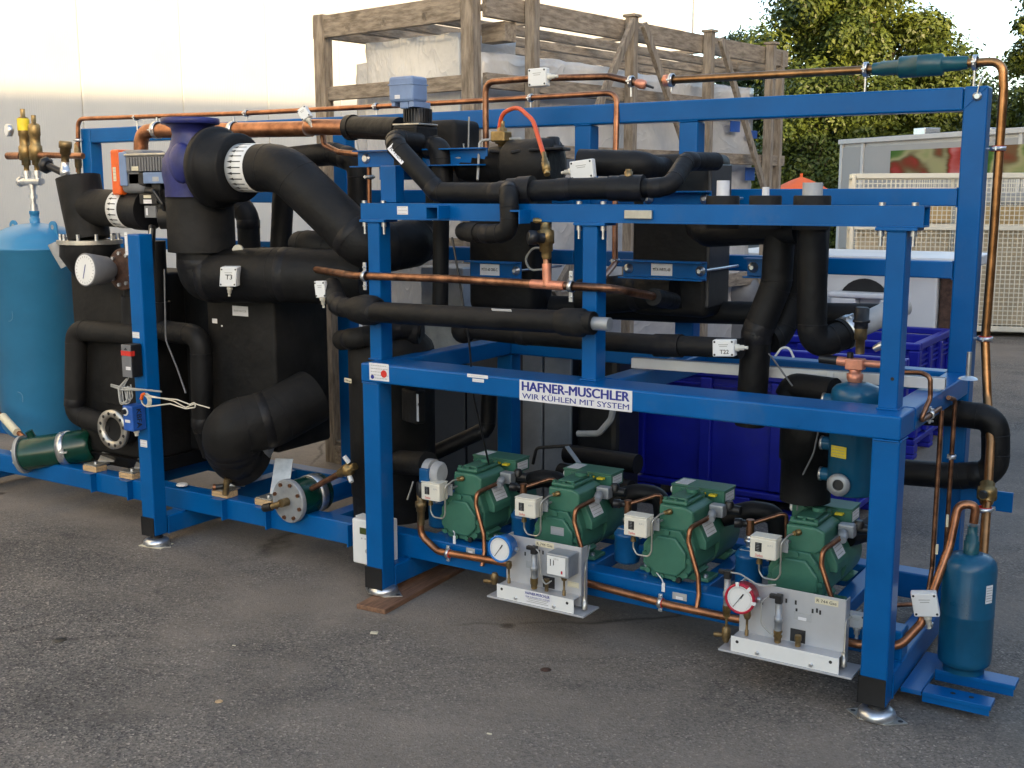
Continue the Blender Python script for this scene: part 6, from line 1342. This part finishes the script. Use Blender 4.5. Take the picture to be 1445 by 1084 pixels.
MB().rbox(V3((0.075, 0.43, 0.61)) , X * .004, Y * .004, Z * .022).build('tape_tag', PAPERY, ol); MB().rbox(V3((0.058, 0.37, 0.518)), X * .004, Y * .004, Z * .018).build('tape_tag', PAPERY, ol)
sensor_box((0.051, 0.27, 0.354), V3((.95, .2, .12)), V3((-.22, 0, 1)), .085, .085, .045, 'white sensor box on the copper pipe beside the teal tank')
for k, (pt, w_, h_) in enumerate((((-1.829, 0.199, 0.237), .045, .022), ((-0.846, 0.199, 0.22), .06, .028))): 
    sticker(bpy.data.objects['base_rail'], 'rail_label', pt, X, Z, w_, h_, LGREYP, (), 1); sticker(bpy.data.objects['base_rail'], 'rail_label', V3(pt) + V3((0, -.0016, -.006)), X, Z, w_ * .5, h_ * .4, PAPER)
for k, pt in enumerate(((-1.912, 0.195, 0.272), (-0.914, 0.195, 0.245))): tag(MB().rbox(V3(pt), X * .007, Y * .001, Z * .018, .0005).tube([V3(pt) + Z * .018, V3(pt) + V3((-.02, .03, .02)), V3(pt) + V3((-.06, .06, .035))], .003, .01, 6).build('cable_tag', PAPER), ['white cable tag hanging below the first compressor', 'white cable tag hanging below the third compressor'][k], 'cable tag')

# ------------------------------------------------------------------ gauge panels
def gauge(root, c, r, rim, nm='gauge'):
    c = Vector(c); q = MB().lathe(c, Y, [(0, r * .84), (-.006, r * .87), (-.006, r), (.012, r), (.016, r * .94), (.055, r * .9), (.058, r * .5)], 32).build(nm, rim, root)
    d = MB().lathe(c + V3((0, -.001, 0)), -Y, [(0, r * .85), (.0012, r * .85)], 32).build('dial', WHITE, q)
    b = MB()
    for k in range(40):
        t = RAD(-50 + 280 * k / 39); dd_ = V3((math.cos(t), 0, math.sin(t))); b.bar(c + dd_ * r * .70 + V3((0, -.0026, 0)), c + dd_ * r * (.78 if k % 5 else .81) + V3((0, -.0026, 0)), .0009, .0003, 0, (0, 1, 0))
    b.build('scale_print', CABLEG, d)
    MB().bar(c + V3((-.022, -.0032, -.03)) * (r / .05), c + V3((.012, -.0032, .018)) * (r / .05), .0022, .0006, 0, (0, 1, 0)).bar(c + V3((.002, -.0034, .002)), c + V3((.012, -.0034, .018)) * (r / .05), .005, .0006, 0, (0, 1, 0)).build('pointer', INK, d)
    MB().cyl(c + V3((r * .98, .03, .0)), c + V3((r * 1.2, .03, .0)), .009, seg=8).build('side_screw', ZINC, q)
    return q
def transducer(root, c, cable_pts, nm='pressure_transmitter'):
    c = Vector(c); q = MB().lathe(c, Z, [(0, .010), (.004, .013), (.02, .013), (.021, .016), (.045, .016)], 8).build(nm, BRASS, root)
    MB().lathe(c + Z * .0455, Z, [(0, .013), (.03, .013), (.031, .0155), (.05, .0155), (.051, .012), (.10, .012)], 12).build('steel_body', GALV, q)
    MB().bbox(c + V3((-.012, -.012, .1457)), c + V3((.012, .012, .178)), .003).bbox(c + V3((-.034, -.009, .160)), c + V3((-.0122, .009, .176)), .003).build('black_plug', BLACK, q)
    MB().tube([c + Vector(p_) for p_ in cable_pts], .0032, .03, 8).build('cable', CABLEG, q)
def drip(root, c):
    c = Vector(c); MB().lathe(c, Z, [(0, .007), (.02, .007), (.021, .0045), (.06, .0045), (.062, .010), (.075, .014), (.09, .012)], 10).build('gauge_stem', BRASSD, root)
def gauge_panel(x0, x1, zt, label, kind):
    y0 = .06; zb = .148 if kind == 1 else .142
    root = empty('gauge_panel', ((x0 + x1) / 2, y0, zb), label, 'gauge panel', 'aluminium gauge panels under the front beam')
    hole = []
    bp_ = MB().bbox((x0, y0, zb + .002), (x1, y0 + .004, zt), .001).box((x0 - .0005, y0 + .0042, zb + .002), (x0 + .003, y0 + .05, zt - .003)).box((x1 - .003, y0 + .0042, zb + .002), (x1 + .0005, y0 + .05, zt - .003)).build('back_plate', ALU, root)
    MB().bbox((x0, y0 - .062, zb + .045), (x1, y0 - .0005, zb + .049), .001).build('shelf', ALU, root)
    lp = MB().bbox((x0 - .004, y0 - .066, zb - .006), (x1 + .004, y0 - .0622, zb + .051), .001).build('front_lip', WHITE, root)
    MB().bbox((x0 - .05, y0 - .07, zb - .0135), (x1 + .05, y0 + .06, zb - .0062), .001).build('base_strip', ALU, root)
    b = MB()
    for xx in (x0 + .02, x1 - .025): b.lathe((xx, y0 - .0661, zb + .033), -Y, [(0, .006), (.0006, .006)], 10)
    b.build('lip_hole', INK, lp)
    b = MB()
    for f_ in (.25, .76): b.lathe((x0 + (x1 - x0) * f_, y0 - .0661, zb + .008), -Y, [(0, .008), (.004, .008), (.0045, .005), (.008, .005)], 6)
    b.build('lip_bolt', ZINC, lp)
    b = MB()
    for (fx, fz_) in ((.26, .72), (.45, .80), (.50, .80), (.66, .78), (.70, .78)) if kind == 1 else ((.22, .72), (.45, .82), (.54, .82), (.55, .70), (.70, .74), (.74, .76), (.77, .74)):
        MB().box((x0 + (x1 - x0) * fx - .0035, y0 - .0006, zb + (zt - zb) * fz_ - .008), (x0 + (x1 - x0) * fx + .0035, y0 - .0001, zb + (zt - zb) * fz_ + .008)).build('slot_hole', INK, bp_)
    hx = x0 + (x1 - x0) * .50; b = MB(); b.box((hx, y0 - .0007, zb + .052), (hx + .055, y0 - .0002, zb + .10))
    b.build('cut_out', INK, bp_)
    return root, bp_, lp, y0, zb
p1, bp1, lp1, y0, zb = gauge_panel(-1.555, -1.205, .392, 'aluminium gauge panel with a blue rimmed gauge and a grey pressure switch', 1)
gauge(p1, (-1.545 + .015, y0 - .085, .355), .055, GBLUE, 'blue_gauge'); drip(p1, (-1.52, y0 - .035, .197 + .003)); 
transducer(p1, (-1.40, y0 - .035, .198), [(-.0, -.0, .17), (.03, -.012, .165), (.04, -.012, .06), (.06, -.012, .03), (.075, .01, .045)])
MB().lathe((-1.345, y0 - .03, .1975), Z, [(0, .008), (.03, .008), (.032, .013), (.05, .012)], 10).build('brass_port', BRASSD, p1)
dp = MB().bbox((-1.317, y0 - .085, .285), (-1.215, y0 - .001, .377), .006, 2).build('pressure_switch', GALV, p1)
sticker(dp, 'switch_face', Vector((-1.269, y0 - .0852, .331)), X, Z, .082, .074, WHITE, (('KP15', .36, .10, .25, CABLEG, 0),))
MB().box((-1.296, y0 - .0872, .328), (-1.2925, y0 - .0866, .355)).box((-1.282, y0 - .0872, .332), (-1.2785, y0 - .0866, .352)).build('scale_slot', INK, dp); MB().box((-1.247, y0 - .0872, .302), (-1.240, y0 - .0866, .314)).build('red_mark', RED, dp)
drip(p1, (-1.262, y0 - .035, .1975))
sticker(bp1, 'hand_label', Vector((-1.372, y0 - .0002, .377)), X, Z, .085, .022, PAPERY, (('R 744 Gas', 0, .5, .85, INK, 0),)); sticker(bp1, 'type_label', Vector((-1.43, y0 - .0002, .282)), X, Z, .06, .03, LGREYP, (), 2); sticker(bp1, 'small_label', Vector((-1.24, y0 - .0002, .235)), X, Z, .05, .022, PAPERY, (), 2)
sticker(lp1, 'maker_sign', Vector((-1.365, y0 - .0662, zb + .024)), X, Z, .125, .056, PAPER, (('HAFNER-MUSCHLER', .30, .20, .9, INKB, .012), ('WIR KÜHLEN MIT SYSTEM', .05, .13, .9, INKB, 0)), 0)
q_ = bpy.data.objects['maker_sign']; b = MB()
for k in range(3): b.rbox((-1.365, y0 - .0676, zb + .020 - .007 * k), X * (.05 - .008 * (k % 2)), Z * .0010, Y * .0002)
b.build('print', CABLEG, q_)
MB().tube([(-1.245, 0.2, 0.357), (-1.181, 0.05, 0.322), (-1.183, 0.05, 0.177)], .004, .02, 8).lathe((-1.183, 0.05, 0.148), Z, [(0, .012), (.03, .012), (.031, .009), (.05, .009)], 8).build('capillary', STEEL, p1)
MB().lathe((-1.60, y0 - .02, .175), Z, [(0, .010), (.02, .016), (.04, .016), (.05, .01)], 8).tube([(-1.60, y0 - .02, .185), (-1.65, y0 - .02, .18)], .009, seg=8).build('tap', BRASSD, p1)
p2, bp2, lp2, y0, zb = gauge_panel(-.548, -.165, .382, 'aluminium gauge panel with a red rimmed gauge and white clips', 2)
gauge(p2, (-.515, y0 - .085, .345), .055, RED, 'red_gauge'); drip(p2, (-.505, y0 - .035, .194))
b = MB()
for t in (100, 50, -8): d = V3((math.cos(RAD(t)), 0, math.sin(RAD(t)))); b.rbox(V3((-.515, y0 - .090, .345)) + d * .052, d * .009, Y * .004, d.cross(Y) * .006, .001)
b.build('gauge_clip', WHITE, [o for o in p2.children if o.name.startswith('red_gauge')][0])
transducer(p2, (-.39, y0 - .035, .192), [(-.034, 0, .168), (-.062, -.01, .14), (-.06, -.01, .06), (-.02, -.012, .03), (.02, .0, .035)])
transducer(p2, (-.585, y0 - .03, .245), [(.0, -.0, .17), (.05, -.01, .175), (.12, .0, .14), (.17, .03, .145)])
MB().cyl((-.585, y0 - .03, .246), (-.585, y0 - .03, .17), .005, seg=8).lathe((-.585, y0 - .03, .15), Z, [(0, .010), (.02, .017), (.05, .017), (.06, .01)], 8).tube([(-.585, y0 - .03, .175), (-.63, y0 - .03, .17)], .009, seg=8).build('tap', BRASSD, p2)
MB().lathe((-.318, y0 - .03, .1925), Z, [(0, .010), (.02, .010), (.021, .012), (.04, .011)], 10).build('brass_port', BRASS, p2)
sticker(bp2, 'hand_label', Vector((-.232, y0 - .0002, .362)), X, Z, .082, .022, PAPERY, (('R 744 Gas', 0, .5, .85, INK, 0),)); sticker(bp2, 'type_label', Vector((-.315, y0 - .0002, .292)), X, Z, .062, .03, LGREYP, (), 2); sticker(bp2, 'small_label', Vector((-.315, y0 - .0018, .284)), X, Z, .03, .011, PAPER)
MB().tube([(-0.151, 0.2, 0.302), (-0.165, 0.07, 0.31), (-0.16, 0.05, 0.173)], .004, .02, 8).lathe((-0.161, 0.05, 0.147), Z, [(0, .012), (.03, .012), (.031, .009), (.05, .009)], 8).build('capillary', STEEL, p2)
sensor_box((-0.143, 0.15, 0.293), X, Z, .06, .05, .04, 'small grey box on the base rail beside the corner post beside the red gauge', m=LGREYP)

# ------------------------------------------------------------------ teal oil separator on the mid frame
ox, oy = -.2444, .35; r_ = .0895
osx = empty('oil_separator', (ox, oy, .675), 'dark teal oil separator vessel hung behind the corner post beside the red gauge', 'vessel')
MB().lathe((ox, oy, .675), Z, [(0, .03), (.008, .07), (.02, r_), (.375, r_), (.39, r_ * .97), (.405, r_ * .82), (.415, r_ * .5), (.418, .03)], 40).build('shell', TEAL, osx)
for zz in (.745, .86, 1.02):
    q = MB().lathe((ox - r_ * .9, oy - .01, zz), -X, [(-.02, .024), (.03, .024)], 18).build('side_nozzle', TEAL, osx); MB().lathe((ox - r_ * .9 - .0305, oy - .01, zz), -X, [(0, .026), (.008, .026), (.009, .018)], 18).build('nozzle_face', ZINC, q)
fpt = V3((ox - .02, oy - r_ * .97, .735)); q = MB().lathe(fpt, -Y, [(-.02, .026), (.012, .026)], 20).build('front_nozzle', TEAL, osx)
q = MB().ring(fpt - Y * .018, Y, .041, .02, .012, 24).build('flange_ring', GALV, q); MB().lathe(fpt - Y * .0122, -Y, [(0, .0198), (.002, .0198)], 18).build('dark_bore', INK, q)
sticker(osx, 'yellow_label', (ox - .03, oy - r_ * .955, .85), V3((1, -.3, 0)), Z, .062, .042, YELLOW, (), 4)
cv_ = empty('copper_valve_group', (ox, oy, 1.09), 'bright copper service valve on top of the teal oil separator', 'valve')
MB().lathe((ox - .01, oy, 1.0935), Z, [(0, .025), (.012, .03), (.03, .03), (.032, .022), (.05, .022)], 8).rbox((ox - .01, oy, 1.158), X * .032, Y * .024, Z * .020, .005).cyl((ox - .04, oy, 1.163), (ox - .075, oy, 1.165), .017, seg=10).cyl((ox + .02, oy, 1.163), (ox + .12, oy, 1.163), .013, seg=12).build('valve_body', COPPERP, cv_)
MB().cyl((ox - .0755, oy, 1.165), (ox - .14, oy, 1.168), .017, seg=12).lathe((ox - .03, oy, 1.1785), Z, [(0, .012), (.02, .012)], 8).build('valve_cap', BLACK, cv_)
MB().lathe((ox + .012, oy - .03, 1.20), Z, [(0, .016), (.05, .016), (.051, .022), (.09, .022)], 14).build('transmitter_body', BRASSD, cv_); MB().lathe((ox + .012, oy - .03, 1.2905), Z, [(0, .024), (.02, .024), (.021, .03), (.03, .03), (.031, .026), (.07, .026), (.075, .02)], 14).build('transmitter_plug', BLACK, cv_)
MB().tube([(ox + .105, oy, 1.10), (ox + .105, oy, 1.25)], .014).lathe((ox + .105, oy, 1.255), Z, [(0, .018), (.05, .018), (.052, .024), (.10, .022)], 12).build('second_stem', COPPERD, cv_)
MB().lathe((ox + .06, oy - .02, 1.22), V3((1, -.2, .6)), [(0, .012), (.03, .014), (.04, .010)], 8).build('service_port', ZINC, cv_)

# ------------------------------------------------------------------ teal tank on forked base at the right end
bx0 = .004
fk = empty('fork_base', (.12, .42, .05), 'blue forked base plate carrying the teal tank', 'base plate')
MB().bbox((.004, .18, .045), (.075, .55, .062), .002).build('cross_plate', BLUE, fk)
MB().bbox((.077, .18, .045), (.30, .262, .062), .002).box((.077, .185, .024), (.295, .19, .0445)).build('front_fork', BLUE, fk)
MB().bbox((.077, .365, .060), (.345, .45, .076), .002).box((.077, .37, .034), (.34, .376, .0595)).build('rear_fork', BLUE, fk)
b = MB()
for xx in (.17, .23): b.lathe((xx, .222, .0622), Z, [(0, .009), (.0006, .009)], 10)
b.build('fork_hole', INK, fk)
qx, qy = .163, .42
tt = empty('liquid_receiver', (qx, qy, .08), 'dark teal upright tank standing on a blue forked base', 'tank')
MB().lathe((qx, qy, .0765), Z, [(0, .07), (.02, .07), (.022, .075), (.035, .0885), (.05, .0905), (.21, .0905), (.213, .0915), (.219, .0915), (.222, .0905), (.385, .0905), (.405, .086), (.422, .07), (.432, .04)], 40).build('shell', TEAL, tt)
MB().lathe((qx, qy, .507), Z, [(0, .026), (.045, .026), (.047, .022), (.065, .022), (.067, .017), (.10, .017)], 16).build('neck', TEAL2, tt)
sticker(tt, 'data_label', (qx + .076, qy - .0478, .385), V3((.53, .85, 0)), Z, .03, .065, PAPER, (), 6)
# foreground crumbs
rg = random.Random(9)
for k in range(16):
    px_ = (rg.uniform(-3.5, .6), rg.uniform(-2.6, -.25), .001); s_ = rg.uniform(.003, .009)
    o_ = MB().rbox(px_, V3((s_ * 1.6, s_ * rg.uniform(-.6, .6), 0)), V3((-.2 * s_, .6 * s_, 0)), Z * .0018, .0008).build('pale_crumb', PAPERY)
    tag(o_, 'tiny pale chip lying on the dark asphalt', 'chip', 'pale chips on the asphalt')
tag(MB().rbox((-1.961, -0.301, 0.003), V3((.014, .006, 0)), V3((-.004, .008, 0)), Z * .003, .001).build('pale_crumb', PAPERY), 'largest pale chip on the asphalt in front of the brown plank', 'chip')

# grit swept together on the yard
gr = MB(); rg = random.Random(21)
for k in range(900):
    if k < 350: p_ = Vector((rg.choice((-.03, -2.2, -3.66, .2)) + rg.gauss(0, .22), rg.gauss(-.02, .16), .0012))
    else: p_ = Vector((rg.uniform(-5.5, 1.0), rg.uniform(-2.9, -.1), .0012))
    s_ = rg.uniform(.0015, .0045); a = rg.uniform(0, 3.14)
    u_ = V3((math.cos(a), math.sin(a), 0)); v_ = V3((-u_.y, u_.x, 0))
    gr.add([p_ - u_ * s_ - Z * .001, p_ + v_ * s_ * .7 - Z * .001, p_ + u_ * s_ * 1.2 - Z * .001, p_ - v_ * s_ * .6 - Z * .001, p_ + Z * s_ * .7], [(0, 4, 1), (1, 4, 2), (2, 4, 3), (3, 4, 0)])
tag(gr.build('gravel', mat('grit_stone', (.12, .112, .104), .85, var=.5, vscale=30, col2=(.30, .28, .25))), 'scattered small stones and grit on the asphalt yard', 'grit', kind='stuff')
for k, (px_, lb) in enumerate((((-2.978, -1.032, 0.002), 'dark flat spot of rubber on the open asphalt'), ((-2.016, -1.089, 0.002), 'beige bit of bark lying in the open yard'), ((-1.187, -0.239, 0.002), 'dull brown scrap lying before the gauge panels'))):
    tag(MB().lathe(px_, Z, [(0, (.028, .015, .022)[k]), (.002, .012)], 7).build('ground_scrap', (BLACK, WOODB, RUST)[k]), lb, 'scrap')
